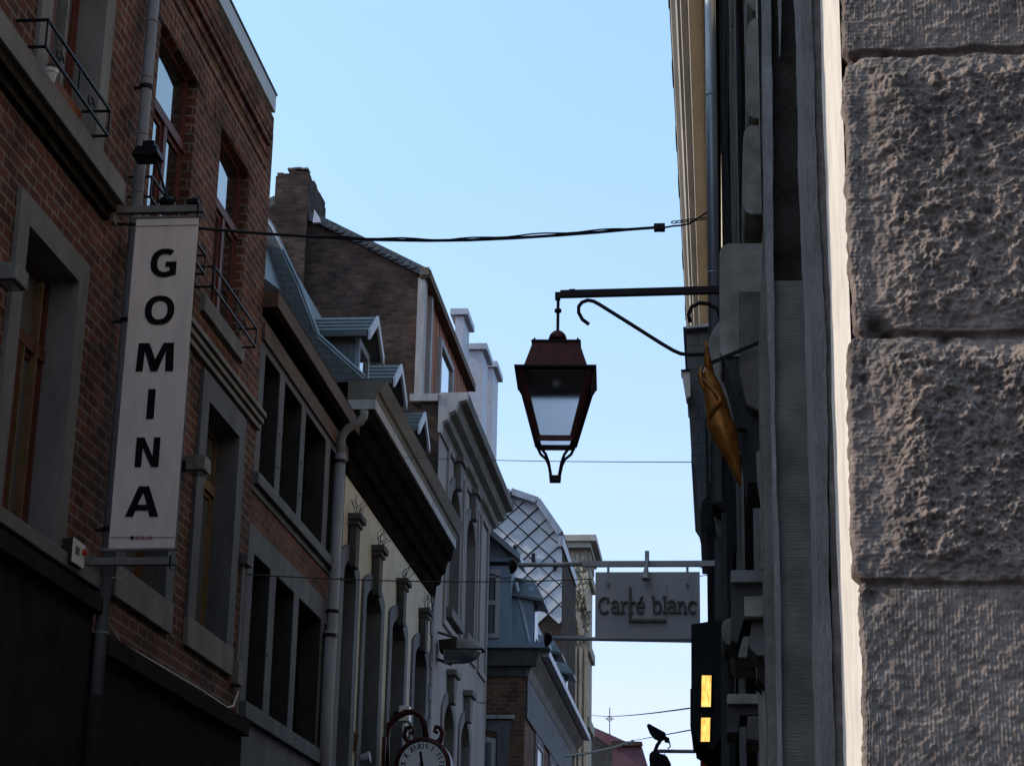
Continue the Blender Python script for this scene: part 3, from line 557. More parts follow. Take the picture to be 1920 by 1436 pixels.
pipe_run(E_, 'downpipe', [(xp_, YD, 1.0), (xp_, YD, zp_)], 0.075, 'pipe_grey', collars=(0.985, 0.72, 0.45))
# ---- fifth: white stucco house with tall brick gable
F = thing('white_stucco_house', 'white stucco house with a tall brown brick gable and a timber-clad attic above its cornice', 'house', (XL, 38.9, 0))
HF = []
for y0, y1, z0, z1, rs in ((36.45, 37.85, 8.8, 10.9, 0.38), (38.95, 40.4, 8.8, 10.9, 0.38), (36.35, 37.75, 4.0, 6.7, 0.38), (38.85, 40.25, 4.0, 6.7, 0.38)):
    ww, hh = window(F, XL, y0, y1, z0, z1, rise=rs, depth=0.25, frame='wood_white', pane='window_glass_pale', transom=z1, surround='stucco_trim', sw=0.28, sill=(z0-0.2, z0-0.02, 0.2, 0.14))
    HF.append(hh)
    kc = (y0+y1)/2
    k_ = MB(); k_.extr([[(kc-0.16, z1+rs), (kc+0.16, z1+rs), (kc+0.24, z1+rs+0.5), (kc-0.24, z1+rs+0.5)]], 'x', XL, XL+0.14); k_.box(XL, XL+0.2, kc-0.34, kc+0.34, z1+rs+0.503, z1+rs+0.62); k_.build('keystone', 'stucco_trim', ww, bevel=0.02)
w = MB(); w.extr([rect(34.78, 43.2, 0, 12.1)]+HF, 'x', XL-0.34, XL)
for y0, y1 in ((35.9, 38.4), (38.5, 40.9), (41.3, 42.7)):
    w.extr([rect(y0, y1, 8.4, 11.9), rect(y0+0.12, y1-0.12, 8.52, 11.78)], 'x', XL, XL+0.05)
w.build('wall', 'stucco_white', F)
gab = [(-13, 0), (XL-0.36, 0), (XL-0.36, 12.5), (-5.56, 12.5), (-5.56, 14.9), (-7.47, 15.93), (-8.5, 16.4), (-13, 14)]
w = MB(); w.extr([gab], 'y', 34.88, 43.1); w.build('gable_wall', 'brick_gable', F)
w = MB(); w.extr([[(XL-0.36, 4), (XL-0.001, 4), (XL-0.001, 12.4), (XL-0.36, 12.4)]], 'y', 34.775, 34.779); w.build('gable_quoin', 'brick_gable', F)
m_ = MB(); m_.extr([[(-5.38, 14.90), (-5.38, 15.01), (-5.62, 15.14), (-7.47, 16.12), (-8.5, 16.6), (-13, 14.2), (-13, 14.0), (-8.5, 16.402), (-7.47, 15.94), (-5.56, 14.91)]], 'y', 34.78, 42.1); m_.build('roof', 'slate_dark', F)
m_ = MB()
for i in range(15):
    x = -5.65-i*0.118; z = 15.0+(-5.65-x)*0.53; m_.box(x-0.112, x, 34.73+0.01*(i % 3), 34.778, z+0.03, z+0.10+0.012*(i % 2))
m_.build('verge_tiles', 'slate_dark', F)
random.seed(3)
m_ = MB(); m_.box(-8.46, -7.80, 34.70, 36.4, 14, 16.98)                # chimney with a crumbling top
for i in range(5):
    for j in range(6): m_.box(-8.44+i*0.125, -8.44+i*0.125+0.122, 34.72+j*0.28, 34.72+j*0.28+0.27, 16.982, 17.0+random.uniform(0.04, 0.13))
m_.box(-8.64, -8.463, 34.72, 35.4, 14, 16.25); m_.box(-8.58, -8.462, 34.73, 35.35, 16.252, 16.36); m_.build('chimney', 'brick_gable', F)
m_ = MB()
for i, (dx, dz) in enumerate(((0.0, 0.0), (-0.138, 0.05), (-0.27, 0.02))): m_.box(-7.84+dx-0.14, -7.84+dx, 34.75, 34.98, 17.135+dz*0.3, 17.17+dz*0.3)
m_.build('chimney_capping', 'stone_grey', F)
m_ = MB(); m_.extr([[(-7.66, 15.95), (-7.50, 15.95), (-7.53, 16.05), (-7.64, 16.22)]], 'y', 34.60, 34.69); m_.build('chimney_flashing', 'zinc_light', F)
pw = U(822, 600, -5.53)[0]; pw2 = U(843, 650, -5.53)[0]
m_ = MB()
y = 34.95; i = 0
while y < 42.0:
    m_.box(-5.555, -5.53-0.012*(i % 2), y, y+0.235, 12.5, 14.83); y += 0.24; i += 1
m_.build('attic_cladding', 'clapboard', F)
for yy, wd in ((34.80, 0.30), (35.75, 0.2)):
    m_ = MB(); m_.box(-5.60, -5.46, yy, yy+wd, 12.5, 14.85); m_.build('attic_post', 'wood_white', F)
m_ = MB(); m_.extr([rect(pw, pw2+0.25, 12.95, 14.45), rect(pw+0.14, pw2+0.11, 13.08, 14.32)], 'x', -5.54, -5.45); aw = m_.build('attic_window', 'wood_white', F)
m_ = MB(); m_.extr([rect(pw+0.13, pw2+0.12, 13.07, 14.33)], 'x', -5.53, -5.50); m_.build('pane', 'window_glass_pale', aw)
m_ = MB(); m_.box(-5.56, -5.36, 34.74, 42.0, 14.83, 15.0); m_.build('eave_board', 'wood_brown', F)
m_ = MB(); m_.box(-5.56, -5.38, 34.71, 34.735, 14.88, 15.03); m_.build('eave_end', 'wood_cornice', F)
prof = [(-5.12, 11.75), (-5.06, 11.75), (-5.04, 11.95), (-4.95, 12.0), (-4.92, 12.12), (-4.80, 12.18), (-4.74, 12.34), (-4.60, 12.38), (-4.57, 12.52), (-5.12, 12.52)]
m_ = MB(); m_.extr([prof], 'y', 34.9, 43.3); m_.build('cornice', 'wood_cornice', F)
m_ = MB(); m_.extr([[(p[0]+0.002, p[1]+0.004) for p in prof]], 'y', 34.70, 34.895); m_.box(-5.66, -5.125, 34.68, 34.95, 12.36, 12.50); m_.build('cornice_end', 'wood_white', F)
# grey metal chimneys / dormer blocks behind the eave
for i, (px0, px1, py0, py1) in enumerate(((854, 869, 592, 700), (872, 905, 657, 760), (889, 925, 690, 900))):
    x0, z1 = V(px0, py0, 46+2*i); x1, _ = V(px1, py0, 46+2*i); _, z0 = V(px0, py1+60, 46+2*i)
    T = thing('chimney_stack', ['small grey metal-clad chimney, first and highest above the brown eave board', 'middle grey metal-clad chimney stepping down behind the brown eave board', 'tall pale grey metal-clad chimney, lowest and last behind the brown eave board'][i], 'chimney', (x0, 46+2*i, z0), 'grey chimneys behind the white house')
    m_ = MB(); m_.box(x0, x1, 46+2*i, 47.2+2*i, z0-4, z1); m_.build('shaft', 'zinc_light', T)
    m_ = MB(); m_.box(x0-0.12, x1+0.12, 45.9+2*i, 47.3+2*i, z1+0.002, z1+0.16); m_.build('cap', 'zinc_light', T)
# ---- sixth: blue timber dormered house with brick below, standing forward
G = thing('blue_dormer_house', 'blue-grey timber fronted house with hooded dormers over brown brick, standing forward of the white house', 'house', (-5, 44, 0))
YG = 43.4
def P(px, py): return V(px, py, YG)
xc = P(985, 1275)[0]; zc0 = P(950, 1268)[1]; zc1 = P(950, 1208)[1]
HG = []
x0, x1 = P(905, 1400)[0], P(935, 1400)[0]
w = MB(); w.box(-12, xc, YG, 58, 0, zc0); w.build('wall', 'brick_brown', G)
m_ = MB(); m_.extr([[(p[0], p[1]) for p in (P(908, 1345), P(958, 1352), P(952, 1436), (P(952, 1436)[0], 6), (P(935, 1436)[0], 6), P(932, 1372), P(908, 1368))]], 'y', YG-0.05, YG-0.003); ww = m_.build('window', 'bluestone', G)
m_ = MB(); m_.extr([[P(905, 1380), P(930, 1384), (P(930, 1384)[0], 6.2), (P(905, 1384)[0], 6.2)], [P(907, 1390), P(922, 1392), (P(922, 1384)[0], 6.3), (P(907, 1384)[0], 6.3)]], 'y', YG-0.03, YG-0.004); m_.build('frame', 'wood_white', ww)
m_ = MB(); a, b_, c_ = P(905, 1390), P(923, 1390), 6.2; m_.box(a[0], b_[0], YG-0.012, YG-0.002, c_, a[1]); m_.build('pane', 'window_glass_pale', ww)
m_ = MB(); a, b_ = P(908, 1337), P(965, 1343); m_.box(a[0], b_[0], YG-0.14, YG-0.004, b_[1]-0.06, b_[1]+0.02); m_.build('window_hood', 'wood_white', G)
# main cornice on the cross wall and along the street
cp = [(0.0, 0.0), (0.06, 0.0), (0.10, 0.22), (0.16, 0.26), (0.34, 0.48), (0.46, 0.5), (0.50, 0.62), (0, 0.62)]
H_ = zc1-zc0; s_ = H_/0.62
m_ = MB(); m_.extr([[(-12, zc0), (xc+0.02, zc0), (xc+0.02, zc0+0.22), (-12, zc0+0.22)]], 'y', YG-0.05, YG+0.01)
m_.extr([[(-12, zc0+0.222), (xc+0.25, zc0+0.222), (xc+0.32, zc1-0.12), (-12, zc1-0.12)]], 'y', YG-0.18, YG+0.01); m_.build('cornice', 'stone_dark', G)
m_ = MB(); m_.box(-12, xc+0.55, YG-0.32, YG+0.3, zc1-0.118, zc1); m_.build('gutter_board', 'wood_blue', G)
m_ = MB(); m_.extr([[(xc-0.1, zc0), (xc+0.06, zc0), (xc+0.12, zc0+0.2), (xc+0.30, zc1-0.3), (xc+0.33, zc1-0.125), (xc-0.1, zc1-0.125)]], 'y', YG+0.015, 58); m_.build('cornice', 'wood_cornice', G)
m_ = MB(); m_.box(xc+0.335, xc+0.5, YG+0.31, 58, zc1-0.22, zc1-0.06); m_.build('gutter', 'zinc_light', G)
m_ = MB(); m_.extr([[(xc+0.02, zc0-0.9), (xc+0.05, zc0-0.9), (xc+0.05, zc0-0.01), (xc+0.02, zc0-0.01)]], 'y', YG+0.1, 57); m_.build('frieze', 'bluestone', G)
for yy in (46, 50, 54): window(G, xc, yy, yy+1.6, 4.6, zc0-1.1, depth=0.0-0.06, frame='wood_white', pane='dark_glass', mull=False, surround='bluestone', sw=0.25)
m_ = MB(); m_.extr([[(-12, zc1), (xc+0.3, zc1), (xc-0.15, zc1+0.9), (xc-0.6, zc1+2.2), (-12, zc1+2.3)]], 'y', YG+0.9, 57.5); m_.build('roof', 'slate_cheek', G)
# big near dormer facing the viewer
pa, pb, pc, pd = P(905, 1000), P(918, 992), P(978, 1044), P(960, 1052)
xr = P(958, 1100)[0]
m_ = MB(); m_.box(-6.2, xr, YG, YG+0.85, zc1, P(950, 1060)[1]); dm = m_.build('dormer', 'wood_blue', G)
m_ = MB(); m_.extr([[(-6.2, pd[1]), pd, (pb[0], pb[1]-0.1), (-6.2, pb[1]+0.4)]], 'y', YG-0.02, YG+0.8); m_.build('pediment', 'wood_blue', dm)
m_ = MB(); m_.extr([[(pb[0]-0.9, pb[1]+0.65), pb, pc, (pc[0], pc[1]-0.13), (pb[0], pb[1]-0.16), (pb[0]-0.9, pb[1]+0.5)]], 'y', YG-0.3, YG+1.2); m_.build('pediment_moulding', 'zinc', dm)
m_ = MB(); a = P(912, 1050); m_.box(-6.2, xr+0.06, YG-0.1, YG-0.002, a[1]-0.05, a[1]+0.04); a = P(912, 1075); m_.box(-6.2, xr+0.03, YG-0.05, YG-0.004, a[1]-0.1, a[1]-0.06); m_.build('architrave', 'wood_blue', dm)
wa, wb = P(905, 1068), P(936, 1195)
m_ = MB(); zt, zb = P(920, 1068)[1], P(920, 1196)[1]; zm = P(920, 1130)[1]
m_.extr([rect(-5.4, wb[0], zb, zt), rect(-5.3, wb[0]-0.1, zm+0.05, zt-0.1), rect(-5.3, wb[0]-0.1, zb+0.1, zm-0.05)], 'y', YG-0.05, YG-0.003); fr = m_.build('window', 'wood_white', dm)
m_ = MB(); m_.box(-5.35, wb[0]-0.05, YG-0.02, YG-0.001, zb+0.05, zt-0.05); m_.build('pane', 'window_glass_pale', dm)
m_ = MB(); p0, p1 = P(964, 1085), P(990, 1200); m_.tube([(p0[0], YG+0.3, p0[1]), (p1[0], YG+0.3, p1[1])], 0.05, 8); m_.build('vent_pipe', 'zinc', G)
# hooded street dormers
for i, (px, py, k) in enumerate(((1012, 1130, 1.0), (1046, 1228, 0.9), (1068, 1266, 0.85))):
    x_ = xc+0.12; yy, z_ = U(px, py, x_+0.1); hw_ = 0.62*k
    m_ = MB(); m_.box(xc-0.9, x_, yy-hw_+0.08, yy+hw_-0.08, zc1-0.05, z_); d_ = m_.build('dormer', 'wood_blue', G)
    e = [(x_-0.5, yy-hw_-0.05, z_+0.10), (x_+0.25, yy-hw_-0.05, z_-0.04), (x_+0.25, yy+hw_+0.05, z_-0.04), (x_-0.5, yy+hw_+0.05, z_+0.10), (x_-0.05, yy, z_+0.52*k), (x_-0.6, yy, z_+0.62*k)]
    e2 = [(q[0], q[1], q[2]-0.06) for q in e[:4]]
    m_ = MB(); m_.add(e+e2, [(0, 1, 4, 5), (1, 2, 4), (2, 3, 5, 4), (3, 0, 5), (0, 6, 7, 1), (1, 7, 8, 2), (2, 8, 9, 3), (3, 9, 6, 0), (6, 9, 8, 7)]); m_.build('hood', 'slate_cheek', d_)
    m_ = MB(); m_.extr([[(yy+(hw_-0.11)*math.cos(a), z_+0.38*k*math.sin(a)) for a in [math.pi*j/12 for j in range(13)]]], 'x', xc-0.9, x_); m_.build('dormer_head', 'wood_blue', d_)
    m_ = MB(); m_.extr([arch(yy-hw_+0.22, yy+hw_-0.22, zc1+0.05, z_-0.1, 0.34*k)], 'x', x_+0.002, x_+0.03); m_.build('pane', 'dark_glass', d_)
# ---- seventh: shingled gable
K = thing('shingled_gable_house', 'house end clad in large white diamond metal shingles, behind the blue dormers', 'house', (-5, 60.5, 0))
YK = 60.0
def Q(px, py): return V(px, py, YK)
out = [Q(880, 1010), Q(905, 968), Q(960, 930), Q(1006, 946), Q(1050, 1008), Q(1054, 1040), (Q(1054, 1150)[0], 8), (Q(880, 1010)[0], 8)]
m_ = MB(); m_.extr([out], 'y', YK, YK+6); m_.build('wall', 'brick_dark', K)
m_ = MB(); cx0, cz0 = Q(990, 1060); hw = 0.33; hh = 0.31
random.seed(11)
def inside(x, z):
    n = len(out); c = False
    for i in range(n):
        x1_, z1_ = out[i]; x2_, z2_ = out[(i+1) % n]
        if (z1_ > z) != (z2_ > z) and x < (x2_-x1_)*(z-z1_)/(z2_-z1_)+x1_: c = not c
    return c
ang = R(4)
for a in range(-12, 13):
    for b_ in range(-22, 23):
        if (a+b_) % 2: continue
        x_ = cx0+a*hw; z_ = cz0+b_*hh
        if z_ < Q(1000, 1160)[1] or (a, b_) in ((2, 8), (5, -7)): continue
        j = lambda: random.uniform(-0.01, 0.01)
        kx, kz = hw*0.925, hh*0.925
        poly = [(x_+j(), z_-kz+j()), (x_+kx, z_+j()), (x_, z_+kz), (x_-kx, z_+j())]
        for e0_, e1_ in zip(out, out[1:]+out[:1]):
            nx_, nz_ = (e1_[1]-e0_[1]), -(e1_[0]-e0_[0]); sgn = 1 if (nx_*(cx0-e0_[0])+nz_*(cz0-e0_[1])) > 0 else -1
            dd_ = [sgn*(nx_*(q[0]-e0_[0])+nz_*(q[1]-e0_[1])) for q in poly]; new = []
            for i_ in range(len(poly)):
                A0, A1, d0_, d1_ = poly[i_], poly[(i_+1) % len(poly)], dd_[i_], dd_[(i_+1) % len(poly)]
                if d0_ >= 0: new.append(A0)
                if d0_*d1_ < 0: t_ = d0_/(d0_-d1_); new.append((A0[0]+(A1[0]-A0[0])*t_, A0[1]+(A1[1]-A0[1])*t_))
            poly = new
            if len(poly) < 3: break
        if len(poly) < 3: continue
        tilt = random.uniform(0.07, 0.11); fy = lambda q: YK-0.02-tilt*(z_+kz-q[1])/(2*kz)
        n_ = len(poly); m_.add([(q[0], fy(q), q[1]) for q in poly]+[(q[0], fy(q)+0.014, q[1]) for q in poly], [tuple(range(n_)), tuple(range(2*n_-1, n_-1, -1))]+[(i_, n_+i_, n_+(i_+1) % n_, (i_+1) % n_) for i_ in range(n_)])
m_.build('shingles', 'metal_shingle', K)
m_ = MB()
e = [Q(900, 965), Q(960, 926), Q(1010, 943), Q(1052, 1004)]
for p, q in ((e[1], e[2]), (e[2], e[3]), (e[0], e[1])): m_.bar((p[0], YK+2.8, p[1]), (q[0], YK+2.8, q[1]), 6.4, 0.2)
m_.build('roof_edge', 'zinc', K)
q0 = Q(1050, 1010); m_ = MB(); m_.box(q0[0]-0.05, q0[0]+0.12, YK-0.3, YK+6, q0[1]-0.3, q0[1]+0.05); m_.build('gutter_end', 'zinc', K)
m_ = MB(); z = Q(1000, 1040)
for (px, py) in ((1075, 1090), (966, 1030), (1001, 1045), (1041, 1060)):
    a = Q(px, py)
    if inside(*a): m_.box(a[0]-0.05, a[0]+0.05, YK-0.2, YK-0.12, a[1]-0.2, a[1]+0.1)
m_.build('snow_hook', 'iron_black', K)
# ---- eighth: ornate stone house
O = thing('ornate_stone_house', 'tall carved pale stone house with pilasters, farthest on the left beside the hanging sign', 'house', (-4.5, 70, 0))
YO = 68.0
def T_(px, py): return V(px, py, YO)
xl, xr2 = T_(1046, 1100)[0], T_(1100, 1100)[0]; ztop = T_(1070, 1030)[1]
m_ = MB(); m_.box(xl, xr2, YO, YO+3.2, 0, ztop); m_.build('wall', 'stone_ornate', O)
m_ = MB(); m_.box(xl-0.2, xr2+0.15, YO-0.35, YO+3.3, ztop+0.002, ztop+0.2); m_.box(xl-0.3, xr2+0.35, YO-0.5, YO+3.5, ztop+0.203, ztop+0.42); m_.build('cornice', 'eave_cream', O)
random.seed(5)
m_ = MB()
for i in range(7):
    a = xl+0.1+(xr2-xl-0.25)*i/6; m_.box(a-0.07, a+0.07, YO-0.12, YO-0.002, 3, ztop-random.choice((0.3, 2.2, 4.2)))
for i in range(6):
    z = ztop-1.0-i*2.6; m_.box(xr2+0.002, xr2+0.12+0.22*(i in (3,)), YO+0.1, YO+3.1, z, z+0.35)
for i in range(6):
    m_.box(xr2+0.003, xr2+0.1, YO+0.2+i*0.45, YO+0.4+i*0.45, ztop-0.45, ztop-0.002)
m_.build('pilaster', 'stone_ornate', O)
m_ = MB()
for i in range(230):                    # carved foliage panel
    py = random.uniform(1042, 1205); px = random.uniform(1070+0.02*(py-1042), 1099+0.06*(py-1042)); a = T_(px, py); r_ = random.uniform(0.05, 0.15)
    if a[0] > xr2+0.12: continue
    m_.lathe((a[0], YO-0.03, a[1]), [(0.01, -r_), (r_*0.55, -r_*0.6), (r_*0.6, r_*0.1), (r_*0.3, r_*0.7), (0.01, r_)], 5)
for i in range(5):
    a = T_(1060+i*10, 1215); m_.box(a[0]-0.06, a[0]+0.05, YO-0.22, YO-0.125, 3, a[1])
m_.build('carving', 'stone_ornate', O)
m_ = MB()
for (pa_, pb_) in (((1068, 1100), (1077, 1145)), ((1083, 1150), (1093, 1195)), ((1100, 1110), (1106, 1150))):
    a = T_(*pa_); b_ = T_(*pb_); m_.bar((a[0], YO-0.3, a[1]), (b_[0], YO-0.3, b_[1]), 0.14, 0.3)
m_.build('bracket', 'eave_cream', O)
# far roofs and spire
Z = thing('distant_house', 'low distant house with a dusky red roof closing the street', 'house', (-5, 95, 0))
fr = lambda px, py: V(px, py, 95)
m_ = MB(); p = [fr(1085, 1362), fr(1118, 1370), fr(1168, 1388), fr(1175, 1393)]
m_.extr([[p[0], p[1], p[2], p[3], (p[3][0], 0), (p[0][0], 0)]], 'y', 95, 99); m_.build('wall', 'stone_dark', Z)
m_ = MB(); a, b_, c_ = fr(1113, 1364), fr(1180, 1394), fr(1150, 1404)
m_.extr([[a, b_, (b_[0], b_[1]-0.25), (c_[0], c_[1]), (a[0], a[1]-0.35)]], 'y', 94.6, 94.98); m_.build('roof', 'roof_tile', Z)
Z2 = thing('distant_house', 'distant house with a flat-topped dark red gable left of the floodlight', 'house', (-4, 90, 0))
fr = lambda px, py: V(px, py, 90)
m_ = MB(); a = [fr(1150, 1394), fr(1202, 1394), fr(1216, 1440)]; m_.extr([[a[0], a[1], a[2], (a[2][0], 0), (a[0][0]-1, 0)]], 'y', 90, 93); m_.build('wall', 'roof_tile', Z2)
m_ = MB(); m_.extr([[fr(1146, 1390), fr(1204, 1391), fr(1206, 1398), fr(1146, 1399)]], 'y', 89.7, 89.98); m_.build('roof_edge', 'brick_dark', Z2)
SP = thing('church_spire', 'thin distant church spire with a cross rising over the end of the street', 'spire', (V(1143, 1400, 150)[0], 150, 0))
x_, z_ = V(1143, 1375, 150); _, z2 = V(1143, 1326, 150); _, zc = V(1143, 1347, 150)
m_ = MB(); m_.lathe((x_, 150, z_), [(1.2, -z_), (1.2, -3), (0.28, -1.0), (0.08, 0)], 8); m_.build('spire', 'stone_dark', SP)
m_ = MB(); m_.box(x_-0.035, x_+0.035, 149.97, 150.03, z_, z2); m_.box(x_-0.34, x_+0.34, 149.98, 150.02, zc-0.035, zc+0.035); m_.tube([(x_+0.17*math.cos(a), 150, zc+0.17*math.sin(a)) for a in [j*math.pi/8 for j in range(17)]], 0.03, 5, False); m_.build('cross', 'wire_grey', SP)
# ================================================================== HUNG THINGS ON THE LEFT
YB = 15.2                                 # banner plane
def glyphs(kind):
    el = lambda cx, cy, a, b, t: (cx+a*math.copysign(abs(math.cos(t))**0.88, math.cos(t)), cy+b*math.copysign(abs(math.sin(t))**0.88, math.sin(t)))
    if kind == 'O': return [[el(.5, .5, .53, .52, 2*math.pi*i/40) for i in range(40)], [el(.5, .5, .285, .335, 2*math.pi*i/40) for i in range(40)]]
    if kind == 'G':
        o = [el(.53, .5, .53, .52, R(a)) for a in range(56, 301, 7)]; n_ = [el(.53, .5, .285, .335, R(a)) for a in range(296, 50, -7)]
        return [o+[(.97, .06), (.97, .54), (.56, .54), (.56, .36), (.72, .36), (.72, .19)]+n_]
    if kind == 'M': return [[(0, 0), (.03, 1), (.33, 1), (.52, .42), (.72, 1), (1.01, 1), (1.04, 0), (.82, 0), (.80, .72), (.6, 0), (.42, 0), (.215, .72), (.195, 0)]]
    if kind == 'I': return [[(.36, 0), (.64, 0), (.64, 1), (.36, 1)]]
    if kind == 'N': return [[(.05, 0), (.05, 1), (.34, 1), (.70, .36), (.70, 1), (.95, 1), (.95, 0), (.68, 0), (.30, .66), (.30, 0)]]
    if kind == 'A': return [[(-.04, 0), (.34, 1), (.68, 1), (1.06, 0), (.78, 0), (.71, .2), (.29, .2), (.22, 0)], [(.35, .39), (.65, .39), (.505, .80)]]
BN = thing('banner_sign', 'tall pale cloth banner with six black capital letters, hung between two grey arms', 'banner', (XL, YB, 5.0))
tl, tr, bl, br = V(256, 409, YB), V(373, 407, YB), V(203, 1028, YB), V(327, 1028, YB)
m_ = MB(); n = 24
for i in range(n):
    def row(t): 
        xa = tl[0]+(bl[0]-tl[0])*t; xb = tr[0]+(br[0]-tr[0])*t; z = tl[1]+(bl[1]-tl[1])*t
        return xa, xb, z
    xa, xb, z1 = row(i/n); xc_, xd, z0 = row((i+1)/n)
    w0 = 0.006*math.sin(i*0.9); w1_ = 0.006*math.sin((i+1)*0.9) if i+1 < n else 0
    m_.add([(xa, YB+w0*0.3, z1), (xb, YB+w0*0.3, z1), (xd, YB+w1_*0.3, z0), (xc_, YB+w1_*0.3, z0), (xa, YB+w0*0.3+0.004, z1), (xb, YB+w0*0.3+0.004, z1), (xd, YB+w1_*0.3+0.004, z0), (xc_, YB+w1_*0.3+0.004, z0)], [(0, 3, 2, 1), (4, 5, 6, 7), (0, 4, 7, 3), (1, 2, 6, 5)])
cl = m_.build('banner_cloth', 'banner_cloth', BN)
m_ = MB()
for px, py in ((315, 430),): 
    a = V(256, 425, YB); b_ = V(373, 423, YB); m_.box(a[0], b_[0], YB-0.006, YB-0.003, a[1], a[1]+0.004)
    a = V(207, 1008, YB); b_ = V(328, 1008, YB); m_.box(a[0], b_[0], YB-0.006, YB-0.003, a[1], a[1]+0.004)
m_.build('hem', 'stone_grey', cl)
for ch, cxp, cyp, wpx, hpx in (('G', 308, 493.5, 54, 52), ('O', 299.5, 582, 56, 53), ('M', 291, 670, 73, 54), ('I', 283.5, 757.5, 54, 56), ('N', 277, 848, 54, 56), ('A', 267.5, 940, 61, 57)):
    a = V(cxp-wpx/2, cyp+hpx/2, YB); b_ = V(cxp+wpx/2, cyp-hpx/2, YB)
    sx_ = b_[0]-a[0]; sz_ = b_[1]-a[1]
    if ch == 'M': sx_ /= 1.02
    m_ = MB(); m_.extr([[(a[0]+p[0]*sx_+0.0, a[1]+p[1]*sz_) for p in l] for l in glyphs(ch)], 'y', YB-0.0085, YB-0.0045); m_.build('letter', 'letter_black', cl)
# small maker's mark
m_ = MB(); q = V(246, 1011, YB); u = (V(284, 1008, YB)[0]-q[0])
fnt = {'N': [[(0, 0), (0, 1), (.7, 0), (.7, 1)]], 'E': [[(.6, 0), (0, 0), (0, 1), (.6, 1)], [(0, .5), (.5, .5)]], 'O': [[(.35+.35*math.cos(t), .5+.5*math.sin(t)) for t in [j*math.pi/6 for j in range(13)]]], 'L': [[(0, 1), (0, 0), (.55, 0)]], 'U': [[(0, 1), (0, .25), (.15, 0), (.5, 0), (.65, .25), (.65, 1)]], 'X': [[(0, 0), (.65, 1)], [(0, 1), (.65, 0)]]}
cw = u*0.13; xq = q[0]+cw*1.3; dd = 0
for ch in 'NEOLUX':
    for st in fnt[ch]: m_.ribbon([(xq+p[0]*cw*0.95, q[1]+p[1]*0.026) for p in st], 0.005, lambda a, b, d: (a, d, b), YB-0.0075-dd, YB-0.0055); dd += 0.0002
    xq += cw*1.18
m_.build('maker_mark', 'ink_red', cl)
m_ = MB(); m_.box(q[0]-0.005, q[0]+cw*0.95, YB-0.0075, YB-0.0045, q[1], q[1]+0.026); m_.build('maker_emblem', 'letter_black', cl)
for (L_, R_, th) in (((200, 396), (382, 394), 0.06), ((163, 1053), (331, 1050), 0.06)):
    a = V(*L_, YB); b_ = V(*R_, YB); m_ = MB(); m_.box(XL+0.002, b_[0], YB-0.03, YB+0.03, a[1]-th/2, a[1]+th/2); o = m_.build('arm', 'stone_grey', BN)
    m_ = MB(); m_.box(XL, XL+0.02, YB-0.06, YB+0.06, a[1]-0.12, a[1]+0.12); m_.build('wall_plate', 'stone_grey', o)
    m_ = MB(); m_.box(b_[0]-0.05, b_[0]-0.035, YB-0.034, YB+0.034, a[1]-0.06, a[1]+0.045); m_.build('clamp', 'iron_black', o)
for p0, p1 in (((248, 409), (381, 406)), ((192, 1031), (334, 1029))):
    a, b_ = V(*p0, YB), V(*p1, YB); m_ = MB(); m_.tube([(a[0], YB+0.006, a[1]), (b_[0], YB+0.006, b_[1])], 0.014, 8); m_.build('rod', 'stone_grey', BN)
# floodlight on the banner arm
FL = thing('floodlight', 'small black floodlight on a thin stalk above the banner arm', 'floodlight', (*[V(315, 385, YB)[0]], YB, V(315, 385, YB)[1]))
f = lambda px, py, dy=0: (V(px, py, YB)[0], YB+dy, V(px, py, YB)[1])
m_ = MB(); m_.tube([f(313, 372), f(300, 325), f(292, 298)], 0.012, 8); m_.build('stalk', 'iron_black', FL)
hd = [V(253, 301, YB), V(262, 284, YB), V(300, 283, YB), V(302, 296, YB), V(290, 300, YB)]
m_ = MB(); m_.extr([hd], 'y', YB-0.12, YB+0.1); m_.build('lamp_head', 'iron_black', FL, bevel=0.008)
m_ = MB(); p0, p1 = V(271, 283, YB), V(294, 270, YB); m_.box(p0[0], p1[0], YB-0.08, YB+0.06, p0[1]+0.002, p1[1]); m_.build('ballast', 'iron_black', FL, bevel=0.008)
m_ = MB(); m_.lathe(f(314, 378), [(0.02, -0.035), (0.06, -0.03), (0.075, 0.0), (0.05, 0.035), (0.02, 0.045)], 12); m_.tube([f(314, 378), f(330, 372), f(334, 384)], 0.008, 5); m_.tube([f(296, 380), f(306, 370), f(322, 368), f(332, 378)], 0.01, 6); m_.build('clamp_base', 'iron_black', FL)
F2 = thing('clamp_lamp', 'flat black clamp fitting resting near the end of the upper banner arm', 'lamp fitting', f(362, 384))
m_ = MB(); p0, p1 = V(352, 386, YB), V(374, 376, YB); m_.box(p0[0], p1[0], YB-0.05, YB+0.03, p0[1]+0.006, p1[1]); m_.build('body', 'iron_black', F2, bevel=0.006)
m_ = MB(); m_.tube([f(356, 376), f(364, 371), f(372, 377)], 0.007, 5); m_.build('handle', 'iron_black', F2)
